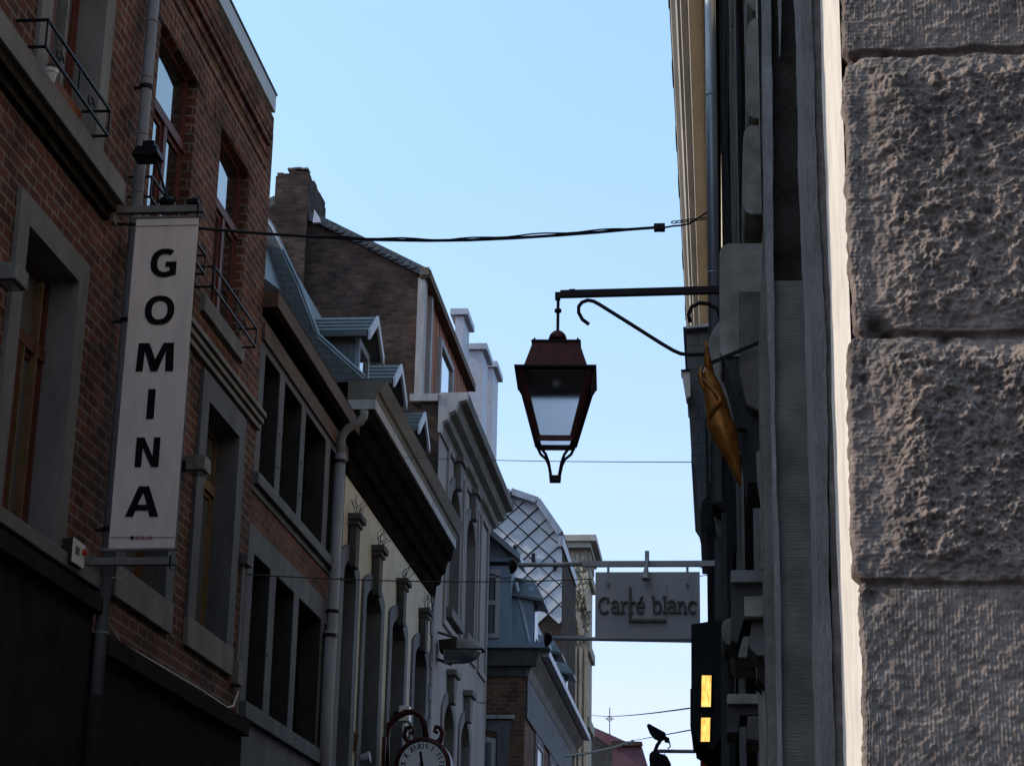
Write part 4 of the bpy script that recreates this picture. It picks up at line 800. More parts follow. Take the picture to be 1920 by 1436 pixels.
# wall lamp boxes
def wall_box(Yc, zc, w, h, out, lab):
    o = thing('wall_lamp', lab, 'wall lamp', (XL, Yc, zc), 'box lamps on the brick houses')
    m_ = MB(); m_.box(XL+0.07, XL+out, Yc-w/2, Yc+w/2, zc-h/2, zc+h/2); m_.build('housing', 'paint_blue_grey', o, bevel=0.012)
    m_ = MB(); m_.box(XL-0.01, XL+0.068, Yc-0.05, Yc+0.05, zc-0.05, zc+0.04); m_.build('bracket', 'iron_black', o)
    m_ = MB(); m_.box(XL+0.1, XL+out-0.03, Yc-w/2+0.03, Yc+w/2-0.03, zc-h/2-0.012, zc-h/2-0.001); m_.build('lens', 'window_glass_pale', o); return o
a = U(395, 880, XL+0.24); b_ = V(345, 880, a[0])
wall_box(U(343, 893, XL+0.05)[0]+0.1, V(370, 881, 18.0)[1], 0.24, 0.145, 0.26, 'grey box lamp on the brick wall, right of the banner beside a tall window')
wall_box(12.62, V(20, 507, 12.5)[1], 0.26, 0.13, 0.24, 'grey box lamp cut by the left edge of the photo')
# alarm box
AL = thing('alarm_box', 'small white alarm box with three dark slots and a red lamp beside the drainpipe', 'alarm', (XL, 14.9, 4.93))
m_ = MB(); ya_, zt_ = U(137, 1008, XL+0.12); yb_, zb_ = U(154, 1066, XL+0.12); m_.box(XL+0.002, XL+0.12, ya_, yb_, zb_, zt_); m_.build('case', 'ledge_dark', AL)
m_ = MB(); m_.box(XL+0.122, XL+0.132, ya_-0.003, yb_+0.003, zb_-0.003, zt_+0.003); fc = m_.build('front', 'plastic_white', AL, bevel=0.003)
m_ = MB()
for i in range(3): m_.box(XL+0.133, XL+0.136, ya_+0.05+i*0.035, ya_+0.065+i*0.035, zb_+0.07, zt_-0.05)
m_.build('slots', 'iron_black', fc)
m_ = MB(); m_.lathe((XL+0.133, yb_-0.04, (zt_+zb_)/2+0.03), [(0.028, 0), (0.028, 0.02), (0.012, 0.03)], 12, 'x'); m_.build('red_lamp', 'plastic_red', AL)
# flower pot on the upper sill
PT = thing('flower_pot', 'white flower pot standing on the pale sill under the black window railing', 'flower pot', (-4.985, 13.1, 8.217))
m_ = MB(); m_.lathe((-4.985, 13.1, 8.217), [(0.036, 0), (0.05, 0.075), (0.058, 0.078), (0.06, 0.11), (0.052, 0.11), (0.048, 0.085)], 20); m_.build('pot', 'pot_white', PT)
m_ = MB()
random.seed(2)
for i in range(9): 
    a = random.uniform(0, 6.28); m_.tube([(-4.985, 13.1, 8.31), (-4.985+0.03*math.cos(a), 13.1+0.04*math.sin(a), 8.36), (-4.985+0.05*math.cos(a), 13.1+0.10*abs(math.sin(a)), 8.42)], 0.004, 4)
m_.build('plant', 'plant_dry', PT)
# station clock
CY = 30.0; cxz = V(795, 1437, CY); cr_ = 52*CY*1.02/FPX
CK = thing('street_clock', 'round clock with dark red rim and roman numerals hanging from a scrolled bracket', 'clock', (XL, CY, cxz[1]))
cx_, cz_ = cxz
m_ = MB(); m_.lathe((cx_, CY, cz_), [(cr_*0.80, -0.15), (cr_*0.88, -0.19), (cr_*1.0, -0.15), (cr_*1.0, 0.15), (cr_*0.88, 0.19), (cr_*0.80, 0.15)], 48, 'y'); m_.build('rim', 'clock_red', CK, smooth=False)
m_ = MB(); m_.lathe((cx_, CY, cz_), [(cr_*0.83, -0.165), (cr_*0.83, -0.152)], 48, 'y'); fc = m_.build('dial', 'clock_face', CK)
num = ['XII', 'I', 'II', 'III', 'IIII', 'V', 'VI', 'VII', 'VIII', 'IX', 'X', 'XI']
m_ = MB()
def dialmap(a, b, d): return (cx_+a, d, cz_+b)
dd = 0
for k, s_ in enumerate(num):
    th = -k*math.pi/6; wt = 0.052*cr_/0.4
    x0_ = -wt*(len(s_)-1)/2
    for j, ch in enumerate(s_):
        xm = x0_+j*wt
        sts = {'I': [[(xm, -1), (xm, 1)]], 'V': [[(xm-wt*0.45, 1), (xm, -1)], [(xm, -1), (xm+wt*0.45, 1)]], 'X': [[(xm-wt*0.45, 1), (xm+wt*0.45, -1)], [(xm-wt*0.45, -1), (xm+wt*0.45, 1)]]}[ch]
        for st in sts:
            pts = []
            for a, b in st:
                v_ = cr_*0.68+b*cr_*0.10; pts.append((a*math.cos(th)-v_*math.sin(th), a*math.sin(th)+v_*math.cos(th)))
            m_.ribbon(pts, 0.016, dialmap, CY-0.1675-dd, CY-0.166); dd += 0.00002
m_.build('numerals', 'letter_black', fc)
for ang_, ln, wd, y_ in ((R(100), 0.30, 0.035, 0.172), (R(-38), 0.48, 0.022, 0.176)):
    m_ = MB(); e = (math.cos(ang_)*ln*cr_/0.6, math.sin(ang_)*ln*cr_/0.6); m_.ribbon([(-e[0]*0.15, -e[1]*0.15), (e[0]*0.5, e[1]*0.5), (e[0], e[1])], wd, dialmap, CY-y_-0.003, CY-y_); m_.build('hand', 'letter_black', fc)
f = lambda px, py, dy=0: (V(px, py, CY)[0], CY+dy, V(px, py, CY)[1])
m_ = MB(); m_.tube([f(725, 1436), f(724, 1385), f(728, 1362), f(742, 1345), f(760, 1335), f(776, 1334), f(790, 1342), f(797, 1358), f(799, 1385)], 0.05, 8)
m_.tube([f(779, 1394), f(764, 1390), f(758, 1378), f(762, 1364), f(772, 1362), f(776, 1370), f(770, 1376)], [0.045, 0.04, 0.04, 0.035, 0.03, 0.03, 0.03], 8)
m_.tube([f(800, 1388), f(815, 1393), f(826, 1387), f(830, 1375), f(826, 1364), f(817, 1362), f(815, 1370), f(821, 1374)], [0.045, 0.05, 0.045, 0.04, 0.04, 0.035, 0.03, 0.03], 8)
m_.tube([f(770, 1392), f(798, 1388), f(822, 1391)], 0.035, 8); m_.build('bracket', 'clock_red', CK, smooth=True)
p0 = f(724, 1420); m_ = MB(); m_.tube([(XL, CY, p0[2]), p0], 0.05, 8); m_.box(XL, XL+0.05, CY-0.15, CY+0.15, p0[2]-0.3, p0[2]+0.3); m_.build('wall_mount', 'clock_red', CK)
# cobra-head street lamp
LY = 35.4
f = lambda px, py, dy=0: (V(px, py, LY)[0], LY+dy, V(px, py, LY)[1])
SLp = thing('street_lamp_head', 'long oval street light with a clear bowl fixed to the white stucco front', 'street light', (XL, LY, f(820, 1220)[2]))
m_ = MB(); a, b_ = f(823, 1199), f(858, 1226); m_.extr([[V(824, 1201, LY), V(858, 1198, LY), V(858, 1222, LY), V(826, 1224, LY)]], 'y', LY-0.16, LY+0.16); m_.build('housing', 'ledge_dark', SLp, bevel=0.02)
m_ = MB(); n = 14
ca = f(858, 1215); cb = f(905, 1217)
for i in range(n):
    pass
def halfbowl(mb, x0, x1, z0, hz, hy, up_):
    o = len(mb.v); NS, NT = 12, 10
    for i in range(NS+1):
        t_ = i/NS; x = x0+(x1-x0)*t_; k = math.sqrt(max(0.0, 1-max(0, (t_-0.35)/0.65)**2.2))
        for j in range(NT+1):
            a = math.pi*j/NT; mb.v.append((x, LY+hy*k*math.cos(a), z0+up_*hz*k*math.sin(a)))
    for i in range(NS):
        for j in range(NT): mb.f.append((o+i*(NT+1)+j, o+i*(NT+1)+j+1, o+(i+1)*(NT+1)+j+1, o+(i+1)*(NT+1)+j))
zz = f(870, 1219)[2]
m_ = MB(); halfbowl(m_, ca[0]+0.002, cb[0], zz+0.01, 0.20, 0.2, 1); m_.build('canopy', 'stone_grey', SLp, smooth=True)
m_ = MB(); halfbowl(m_, f(834, 1220)[0], cb[0]-0.01, zz-0.01, 0.24, 0.18, -1); m_.build('bowl', 'window_glass_pale', SLp, smooth=True)
m_ = MB(); m_.box(f(826, 1220)[0], cb[0]+0.03, LY-0.21, LY+0.21, zz-0.008, zz+0.008); m_.build('rim', 'ledge_dark', SLp)
m_ = MB(); m_.tube([(XL, LY, f(820, 1235)[2]), f(832, 1240), f(845, 1245), f(852, 1236)], 0.03, 8); m_.tube([(XL, LY, f(830, 1195)[2]+0.1), f(857, 1196), f(857, 1203)], 0.025, 8); m_.build('bracket', 'stone_dark', SLp)
# little orange-brown projecting sign, floodlight glint, white lamp
f = lambda px, py, Y: (V(px, py, Y)[0], Y, V(px, py, Y)[1])
SG = thing('projecting_sign', 'small plain brown board tilted out from the dark front below the cream house', 'sign', f(640, 1390, 27.5))
pl = [V(632, 1392, 27.5), V(640, 1357, 27.5), V(674, 1378, 27.5), V(668, 1411, 27.5)]
m_ = MB(); m_.extr([pl], 'y', 27.45, 27.5); m_.build('board', 'wood_brown', SG)
m_ = MB(); a = f(640, 1375, 27.52); m_.bar((XL, 27.53, a[2]), (a[0]+0.1, 27.53, a[2]), 0.04); m_.build('arm', 'iron_black', SG)
SF = thing('shop_floodlight', 'black shop lamp arm with a glinting cylinder under the brown board', 'lamp', f(680, 1424, 28))
m_ = MB(); a, b_ = f(660, 1424, 28), f(685, 1424, 28); m_.tube([(XL, 28, a[2]), b_], 0.03, 8); m_.build('arm', 'iron_black', SF)
m_ = MB(); a, b_ = f(676, 1421, 27.9), f(694, 1418, 27.9); m_.tube([a, b_], [0.05, 0.08], 12); m_.build('lamp_head', 'steel_grey', SF)
SW = thing('wall_light', 'slim white wall light between the arched windows of the cream house', 'wall light', f(720, 1337, 30.8))
m_ = MB(); a = V(722, 1337, 30.75); m_.box(XL+0.1, XL+0.26, 30.7, 30.95, a[1]-0.12, a[1]+0.12); m_.build('lamp_body', 'plastic_white', SW, bevel=0.01)
m_ = MB(); m_.box(XL, XL+0.098, 30.78, 30.86, a[1]-0.04, a[1]+0.04); m_.build('mount', 'iron_black', SW)
# ================================================================== THE LANTERN
LA = 12.6
f = lambda px, py, dy=0.0: (V(px, py, LA)[0], LA+dy, V(px, py, LA)[1])
LN = thing('street_lantern', 'dark red four-sided street lantern hanging from a long black wall bracket', 'street lamp', f(1345, 545))
ctop = V(1044, 640, LA); dw = 0.16
# tapered cage: top half-width, bottom half-width
cxL = V(1043, 720, LA)[0]; 
zt = V(1043, 700, LA)[1]; zb = V(1043, 820, LA-0.115)[1]
ht, hb = 0.228, 0.118                        # half widths
rotz = R(3)
def rot(x, y): return (cxL+x*math.cos(rotz)-y*math.sin(rotz), LA+x*math.sin(rotz)+y*math.cos(rotz))
def frustum(mb, ha, za, hb_, zb_, close=True):
    c = [rot(sx*ha, sy*ha)+(za,) for sx, sy in ((-1, -1), (1, -1), (1, 1), (-1, 1))]+[rot(sx*hb_, sy*hb_)+(zb_,) for sx, sy in ((-1, -1), (1, -1), (1, 1), (-1, 1))]
    fs = [(0, 1, 5, 4), (1, 2, 6, 5), (2, 3, 7, 6), (3, 0, 4, 7)]
    if close: fs += [(0, 3, 2, 1), (4, 5, 6, 7)]
    mb.add(c, fs)
z_hood = V(1043, 684, LA-0.26)[1]; z_roof = V(1043, 640, LA-0.16)[1]; z_skirt = V(1043, 706, LA-0.23)[1]
m_ = MB(); frustum(m_, 0.215, z_hood+0.0, 0.155, z_roof); m_.build('roof', 'lamp_red', LN)
m_ = MB()
frustum(m_, 0.166, z_roof+0.002, 0.166, z_roof+0.012)
for sx in (-1, 1):
    for sy in (-1, 1):
        x, y = rot(sx*0.145, sy*0.145); m_.lathe((x, y, z_roof+0.012), [(0.006, 0), (0.008, 0.01), (0.003, 0.02)], 6)
m_.build('roof_rim', 'lamp_black', LN)
m_ = MB(); frustum(m_, 0.272, z_hood-0.012, 0.272, z_hood-0.001)
# flaring skirt (hollow): four plates
for k in range(4):
    q = [(-1, -1), (1, -1), (1, 1), (-1, 1)]; a, b_ = q[k], q[(k+1) % 4]
    h0, h1 = 0.266, 0.232
    P0 = rot(a[0]*h0, a[1]*h0)+(z_hood-0.013,); P1 = rot(b_[0]*h0, b_[1]*h0)+(z_hood-0.013,); P2 = rot(b_[0]*h1, b_[1]*h1)+(z_skirt-0.01,); P3 = rot(a[0]*h1, a[1]*h1)+(z_skirt-0.01,)
    i0, i1 = h0-0.012, h1-0.012
    R0 = rot(a[0]*i0, a[1]*i0)+(z_hood-0.013,); R1_ = rot(b_[0]*i0, b_[1]*i0)+(z_hood-0.013,); R2_ = rot(b_[0]*i1, b_[1]*i1)+(z_skirt-0.01,); R3_ = rot(a[0]*i1, a[1]*i1)+(z_skirt-0.01,)
    if k == 0: continue
    m_.add([P0, P1, P2, P3, R0, R1_, R2_, R3_], [(0, 1, 2, 3), (7, 6, 5, 4), (3, 2, 6, 7)])
m_.build('hood', 'lamp_black', LN)
m_ = MB()
cor = [(-1, -1), (1, -1), (1, 1), (-1, 1)]
for sx, sy in cor:
    a = rot(sx*0.232, sy*0.232)+(z_hood-0.02,); b_ = rot(sx*hb, sy*hb)+(zb,); m_.bar(a, b_, 0.032)
for k in range(4):
    a, b_ = cor[k], cor[(k+1) % 4]
    zz = V(1043, 824, LA-0.12)[1]; hh_ = hb+(0.232-hb)*(zz-zb)/(z_hood-zb)
    m_.bar(rot(a[0]*hb, a[1]*hb)+(zb-0.004,), rot(b_[0]*hb, b_[1]*hb)+(zb-0.004,), 0.022, 0.034)
m_.build('cage', 'lamp_red', LN)
for k in range(4):
    a, b_ = cor[k], cor[(k+1) % 4]; m_ = MB()
    def cp_(q, z):
        h_ = hb+(0.232-hb)*(z-zb)/(z_hood-zb)-0.012; return rot(q[0]*h_, q[1]*h_)+(z,)
    za, zb_ = z_hood-0.03, zb+0.012
    p = [cp_(a, za), cp_(b_, za), cp_(b_, zb_), cp_(a, zb_)]; cc = Vector((cxL, LA, (za+zb_)/2))
    m_.add(p+[tuple(Vector(q)+(cc-Vector(q)).normalized()*0.004) for q in p], [(0, 1, 2, 3), (7, 6, 5, 4), (0, 4, 5, 1), (1, 5, 6, 2), (2, 6, 7, 3), (3, 7, 4, 0)])
    m_.build('glass_pane', 'lantern_glass', LN)
# reflector plate and unlit bulb dome inside
m_ = MB(); frustum(m_, 0.20, z_hood-0.022, 0.20, z_hood-0.014); m_.build('reflector', 'stone_grey', LN)
m_ = MB(); m_.lathe((cxL, LA, z_hood-0.023), [(0.012, -0.05), (0.028, -0.035), (0.026, -0.012), (0.02, 0.0)], 14); m_.build('bulb', 'plastic_white', LN, smooth=True)
# knob, hanger
k0 = V(1045, 638, LA); k1 = V(1046, 606, LA); hx = k1[0]
m_ = MB(); zK = z_roof+0.012
m_.lathe((hx, LA, zK), [(0.032, 0), (0.03, 0.02), (0.022, 0.045), (0.026, 0.05), (0.060, 0.052), (0.062, 0.062), (0.052, 0.09), (0.03, 0.112), (0.012, 0.118)], 20); m_.build('finial', 'lamp_red', LN, smooth=True)
zA = V(1046, 555, LA)[1]
m_ = MB(); m_.tube([(hx, LA, zK+0.11), (hx, LA, zA)], 0.011, 8); zc_ = V(1046, 582, LA)[1]; m_.lathe((hx, LA, zc_-0.02), [(0.012, 0), (0.024, 0.008), (0.024, 0.026), (0.012, 0.034)], 10); m_.build('hanger', 'lamp_black', LN)
# lower basket legs
m_ = MB(); zE = V(1040, 903, LA)[1]; zm_ = V(1040, 868, LA)[1]
for sx, sy in ((-1, -1), (1, -1), (1, 1), (-1, 1)):
    pts = []
    for t_, h_ in ((0, hb), (0.18, hb*0.86), (0.38, hb*0.52), (0.6, hb*0.36), (1.0, 0.026)):
        x, y = rot(sx*h_, sy*h_); pts.append((x, y, zb-0.015+(zE+0.045-zb)*t_))
    m_.tube(pts, 0.010, 6)
m_.build('basket', 'lamp_black', LN)
m_ = MB(); frustum(m_, 0.036, zE+0.0, 0.040, zE+0.036); m_.build('foot', 'lamp_black', LN)
# bracket
xR = V(1400, 545, LA)[0]+0.3
zt0 = V(1045, 552, LA)[1]; zt1 = V(1345, 546, LA)[1]
m_ = MB(); a = f(1041, 555); m_.box(a[0], a[0]+0.035, LA-0.02, LA+0.02, a[2]-0.028, a[2]+0.022)
m_.bar((a[0]+0.036, LA, zt0+0.0), (xR, LA, zt1+0.012), 0.045, 0.046)
b_ = f(1073, 547); m_.box(b_[0]-0.02, b_[0]+0.02, LA-0.012, LA+0.012, b_[2]+0.004, b_[2]+0.016); m_.build('arm', 'lamp_black', LN)
m_ = MB(); scr = [f(1104, 608), f(1092, 599), f(1085, 586), f(1085, 575), f(1091, 567), f(1102, 563), f(1113, 565), f(1124, 571), f(1180, 606), f(1240, 644), f(1262, 657), f(1276, 663), f(1292, 665), f(1320, 664), f(1380, 662)]
m_.tube(scr, 0.013, 8); m_.tube([f(1294, 604), f(1291, 590), f(1297, 575), f(1312, 568), f(1330, 570), f(1345, 580), f(1352, 595)], 0.014, 8); m_.build('scroll_brace', 'lamp_black', LN, smooth=True)
# ================================================================== RIGHT SIDE
# ---- near stone pillar (rusticated), facing the viewer
PY = 3.6
PA = thing('stone_pillar', 'rough rusticated grey stone pillar filling the right edge, with a white painted side', 'pillar', (0.7, PY+0.5, 0))
rng = np.random.RandomState(4)
def vnoise(x, z, f, seed):
    r = np.random.RandomState(seed); T = r.rand(256, 256)
    a = x*f; b = z*f; i = np.floor(a).astype(int); j = np.floor(b).astype(int); u = a-i; v = b-j; u = u*u*(3-2*u); v = v*v*(3-2*v)
    g_ = lambda p, q: T[p % 256, q % 256]
    return (g_(i, j)*(1-u)+g_(i+1, j)*u)*(1-v)+(g_(i, j+1)*(1-u)+g_(i+1, j+1)*u)*v
def fbm(x, z, f, o, seed, g=0.5, ridged=False):
    s = 0; a = 1; t_ = 0
    for k in range(o):
        n_ = vnoise(x, z, f*2**k, seed+k)
        if ridged: n_ = 1-abs(2*n_-1)
        s = s+n_*a; t_ += a; a *= g
    return s/t_
xl0 = 0.240; nx, nz = 240, 820
xs = np.linspace(0, 0.46, nx); zs = np.linspace(1.86, 3.68, nz)
X_, Z_ = np.meshgrid(xs, zs)
zj = [V(1640, 101, PY)[1], V(1640, 628, PY)[1], V(1640, 1097, PY)[1]]      # bed joints
jl = lambda z: zj.index(z)
edge = 0.013*fbm(X_*0, Z_, 6, 5, 50)+0.010*fbm(X_*0, Z_, 45, 3, 60)
dist_edge = X_
blk = (Z_ < zj[0]).astype(int)+(Z_ < zj[1]).astype(int)+(Z_ < zj[2]).astype(int)
jd = np.minimum.reduce([np.abs(Z_-z-0.006*(fbm(X_, Z_*0, 14, 3, 90+i)-0.5)*2-0.016*i*(X_-0.2)*-0.6) for i, z in enumerate(zj)])
rough = np.where(blk == 0, 0.16, np.where(blk == 1, 0.80, np.where(blk == 2, 0.95, 0.03)))
mask = np.clip((X_-0.035-0.04*fbm(X_, Z_, 9, 3, 70))/0.06, 0, 1)*np.clip((jd-0.01)/0.05, 0, 1)
H = rough*mask*(0.046*(fbm(X_, Z_, 9, 6, 11, 0.62)-0.35)+0.026*fbm(X_, Z_, 26, 5, 21, 0.62, True)+0.030*(fbm(X_+0.5*Z_, Z_*1.3-0.3*X_, 60, 4, 31, 0.65)-0.5))
H += np.where((blk == 3) | (blk == 0), 0.006, 0.013)*(fbm(X_, Z_, 40, 5, 41, 0.6)-0.5)+0.008*(fbm(X_, Z_, 110, 3, 44)-0.5)
tool_h = 0.0008*np.sin(Z_*2*np.pi/0.0085+6*fbm(X_, Z_, 12, 2, 81))*(0.4+0.6*fbm(X_, Z_, 30, 2, 82))*(1-mask)*(blk != 3)
tool_v = 0.0009*np.sin(X_*2*np.pi/0.0075+5*fbm(X_, Z_, 10, 2, 83))*(0.3+0.9*fbm(X_, Z_*0.3, 40, 2, 84))*np.where((blk == 3) | (blk == 0), 1.0, 0)
H += 0.0065*rough*mask*(fbm(X_*1.2+Z_*0.5, Z_*0.8-X_*0.3, 95, 4, 131, 0.65, True)-0.5)+tool_h+tool_v
jw = 0.004+0.009*fbm(X_, Z_, 22, 3, 71)
H -= 0.020*np.clip(1-jd/jw, 0, 1)**0.5
for (hx_, hz_, hr_, hd_) in ((0.060, zj[1]+0.018, 0.022, 0.045), (0.085, zj[1]+0.006, 0.012, 0.03), (0.10, zj[0]-0.0, 0.010, 0.02), (0.035, zj[2]-0.02, 0.028, 0.03), (0.02, zj[0]-0.01, 0.02, 0.02), (0.19, zj[1]-0.01, 0.014, 0.02), (0.16, zj[1]+0.07, 0.016, 0.02), (0.24, zj[1]+0.2, 0.02, 0.02)):
    H -= hd_*np.exp(-(((X_-hx_)/hr_)**2+((Z_-hz_)/(hr_*0.7))**2))*(0.6+0.8*fbm(X_, Z_, 60, 3, 140))
pits = fbm(X_, Z_, 28, 3, 99); H -= 0.015*np.clip(pits-0.78, 0, 1)*8*rough
rnd = np.clip(1-X_/0.010, 0, 1); H -= 0.006*rnd**2
xo = np.zeros_like(X_)
xo = (1-np.clip(X_/0.05, 0, 1))*(edge+0.010*(blk == 1)*0+np.where(blk == 2, -0.006, 0.004)+0.028*np.clip(1-jd/0.02, 0, 1)*0.6)
# the stone's left edge drifts a touch with height
lean = 0.0
VX = xl0+X_+xo+0.010*(Z_-1.95)/1.6; VYy = PY-H; VZ = Z_
verts = np.stack([VX, VYy, VZ], -1).reshape(-1, 3)
# side skirt going back
back = np.stack([VX[:, 0], np.full(nz, PY+0.06), zs], -1)
verts = np.vstack([verts, back])
idx = np.arange(nx*nz).reshape(nz, nx)
q = np.stack([idx[:-1, :-1], idx[:-1, 1:], idx[1:, 1:], idx[1:, :-1]], -1).reshape(-1, 4)
bi = nx*nz+np.arange(nz); q2 = np.stack([bi[:-1], idx[:-1, 0], idx[1:, 0], bi[1:]], -1)
faces = np.vstack([q, q2])
off = np.array([0.7, PY+0.5, 0])
me = bpy.data.meshes.new('stone_blocks'); me.from_pydata((verts-off).tolist(), [], faces.tolist())
for p in me.polygons: p.use_smooth = True
me.materials.append(MATS['pillar_stone']); o = bpy.data.objects.new('stone_blocks', me); C.objects.link(o); o.parent = PA
m_ = MB(); m_.box(0.30, 1.6, PY+0.06, 4.6, 0, 7); m_.box(0.72, 1.6, PY-0.02, PY+0.058, 0, 7); m_.box(0.27, 0.72, PY, PY+0.058, 0, 1.85); m_.box(0.27, 0.72, PY, PY+0.058, 3.69, 7); m_.build('core', 'pillar_stone', PA)
# white painted side, rough-edged
m_ = MB(); n = 70
def side_edge(z, s): return 0.010*(math.sin(z*7+s)+0.6*math.sin(z*17+2*s)+0.4*math.sin(z*41+s))
vs = []; fs = []
for i in range(n+1):
    z = 1.2+5.5*i/n
    y1 = 4.31+2.2*side_edge(z, 1.0); y0 = PY+0.045
    vs += [(0.262, y0, z), (0.262+0.0015*math.sin(z*30), 4.05, z), (0.264, y1, z), (0.30, y1+0.01, z), (0.31, y0, z)]
for i in range(n):
    for j in range(4): fs.append((i*5+j, i*5+j+1, i*5+j+6, i*5+j+5))
m_.add(vs, fs); m_.build('painted_side', 'paint_white', PA)
# ---- next pier: bluish painted edge + tooled dark stone, set back
PB = thing('stone_doorpost', 'dark tooled stone pier in shade just left of the white painted pillar side', 'stone pier', (0.5, 6.0, 0))
def strip(mb, pl, pr, Y, depth, seed, zlo=1.0, zhi=8.0, amp=0.004, n=90):
    """ragged-edged vertical strip facing the viewer, between photo columns pl and pr at depth Y"""
    vs = []; fs = []
    for i in range(n+1):
        z = zlo+(zhi-zlo)*i/n
        a = pl+amp*(math.sin(z*5+seed)+0.7*math.sin(z*13+seed*2)+0.5*math.sin(z*37+seed)); b = pr+amp*(math.sin(z*6+seed*3)+0.7*math.sin(z*15+seed)+0.5*math.sin(z*31))
        vs += [(a, Y+depth, z), (a, Y, z), (b, Y, z), (b, Y+depth, z)]
    for i in range(n):
        for j in range(3): fs.append((i*4+j, i*4+j+1, i*4+j+5, i*4+j+4))
    mb.add(vs, fs); return mb
XB1 = 0.186
def pstrip(mb, rows, Y, depth, seed, amp=0.0012, n=120):
    """ragged vertical strip: rows = (photo y, left x, right x) converted on plane Y"""
    L_ = sorted([(V(l, y, Y)[1], V(l, y, Y)[0]) for y, l, r in rows]); R_ = sorted([(V(r, y, Y)[1], V(r, y, Y)[0]) for y, l, r in rows])
    z0 = max(L_[0][0], R_[0][0]); z1 = min(L_[-1][0], R_[-1][0]); vs = []; fs = []
    for i in range(n+1):
        z = z0+(z1-z0)*i/n
        a = float(np.interp(z, [q[0] for q in L_], [q[1] for q in L_]))+amp*(math.sin(z*9+seed)+0.7*math.sin(z*23+seed*2)+0.5*math.sin(z*61+seed))
        b = float(np.interp(z, [q[0] for q in R_], [q[1] for q in R_]))+amp*(math.sin(z*8+seed*3)+0.7*math.sin(z*25+seed)+0.5*math.sin(z*57))
        vs += [(a, Y+depth, z), (a, Y, z), (b, Y, z), (b, Y+depth, z)]
    for i in range(n):
        for j in range(3): fs.append((i*4+j, i*4+j+1, i*4+j+5, i*4+j+4))
    mb.add(vs, fs); return mb
m_ = MB(); pstrip(m_, [(-700, 1424, 1441), (0, 1430, 1446), (400, 1434, 1450), (640, 1440, 1452), (780, 1446, 1453), (1100, 1451, 1463), (1436, 1459, 1468), (1900, 1466, 1478)], 5.985, 0.25, 1.3, 0.0010); m_.build('painted_edge', 'paint_blue_grey', PB)
m_ = MB(); pstrip(m_, [(430, 1431, 1437), (560, 1426, 1438), (700, 1425, 1445), (880, 1430, 1448), (1064, 1434, 1452), (1250, 1437, 1455), (1436, 1441, 1459), (1900, 1449, 1467)], 5.995, 0.25, 4.1, 0.0010); m_.build('bare_edge', 'wood_cornice', PB)
zJ = V(1480, 522, 6.0)[1]
m_ = MB(); m_.box(XB1-0.01, 0.9, 6.0, 6.8, 0, zJ-0.006); m_.build('lower_block', 'stone_tooled', PB, bevel=0.006)
m_ = MB(); m_.box(XB1-0.006, 0.9, 6.02, 6.8, zJ+0.0, 12.0); m_.build('upper_block', 'stone_near_black', PB, bevel=0.006)  # overhang shade put into the colour as near-black stone
m_ = MB(); pstrip(m_, [(-500, 1448, 1470), (-100, 1455, 1468), (0, 1459, 1466), (105, 1461, 1463)], 5.97, 0.04, 3.3, 0.0003, 40); m_.build('painted_sliver', 'paint_blue_grey', PB)
# jamb strip between pier and pillar
PC = thing('painted_jamb', 'narrow grey-blue painted jamb with ragged plaster edge between pier and pillar', 'door jamb', (0.3, 4.8, 0))
m_ = MB(); pstrip(m_, [(-700, 1484, 1508), (0, 1499, 1521), (200, 1504, 1528), (400, 1511, 1536), (640, 1520, 1548), (800, 1526, 1553), (950, 1529, 1553), (1100, 1532, 1554), (1436, 1540, 1568), (1900, 1550, 1580)], 4.80, 0.3, 2.2, 0.0014); m_.build('painted_strip', 'paint_blue_grey', PC)
m_ = MB(); pstrip(m_, [(-700, 1505, 1600), (0, 1519, 1600), (800, 1552, 1620), (1436, 1566, 1630), (1900, 1578, 1640)], 4.805, 0.3, 5.2, 0.0008); m_.build('rough_joint', 'pillar_stone', PC)
# ---- house with corbels (the building the lantern hangs on)
H1 = thing('corbelled_house', 'shaded grey house front on the right with rounded stone corbels and sills seen edge-on', 'house', (0.3, 9, 0))
m_ = MB(); m_.box(0.285, 6, 6.9, 13.6, 0, 15.0); m_.build('wall', 'bounce_cream', H1)  # cream colour and extra unseen height added to bounce sun onto left fronts
def corbel(parent, pts, Y, depth, mat='stone_console', bev=0.012, name='corbel'):
    m_ = MB(); m_.extr([[V(px, py, Y) for px, py in pts]], 'y', Y, Y+depth); return m_.build(name, mat, parent, bevel=bev)
corbel(H1, [(1500, 456), (1366, 456), (1354, 461), (1349, 472), (1349, 655), (1353, 668), (1500, 668)], 9.0, 0.5)
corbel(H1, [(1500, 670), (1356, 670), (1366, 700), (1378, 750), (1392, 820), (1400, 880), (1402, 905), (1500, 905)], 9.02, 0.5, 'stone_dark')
corbel(H1, [(1500, 545), (1386, 545), (1386, 700), (1400, 760), (1500, 800)], 8.9, 0.095, 'stone_tooled')
corbel(H1, [(1350, 600), (1340, 612), (1326, 640), (1330, 665), (1345, 740), (1380, 860), (1392, 850), (1372, 720), (1356, 668)], 9.4, 0.5, 'stone_console')
for (y0, y1, xl_, Yc) in ((235, 402, 1392, 10.6), (34, 222, 1399, 10.9)):
    corbel(H1, [(1500, y0), (xl_+14, y0), (xl_+4, y0+10), (xl_+1, y0+26), (xl_, y1-20), (xl_+5, y1-6), (xl_+14, y1), (1500, y1)], Yc, 0.6)
corbel(H1, [(1500, -150), (1404, -150), (1398, -20), (1400, 5), (1412, 22), (1500, 24)], 11.2, 0.6)
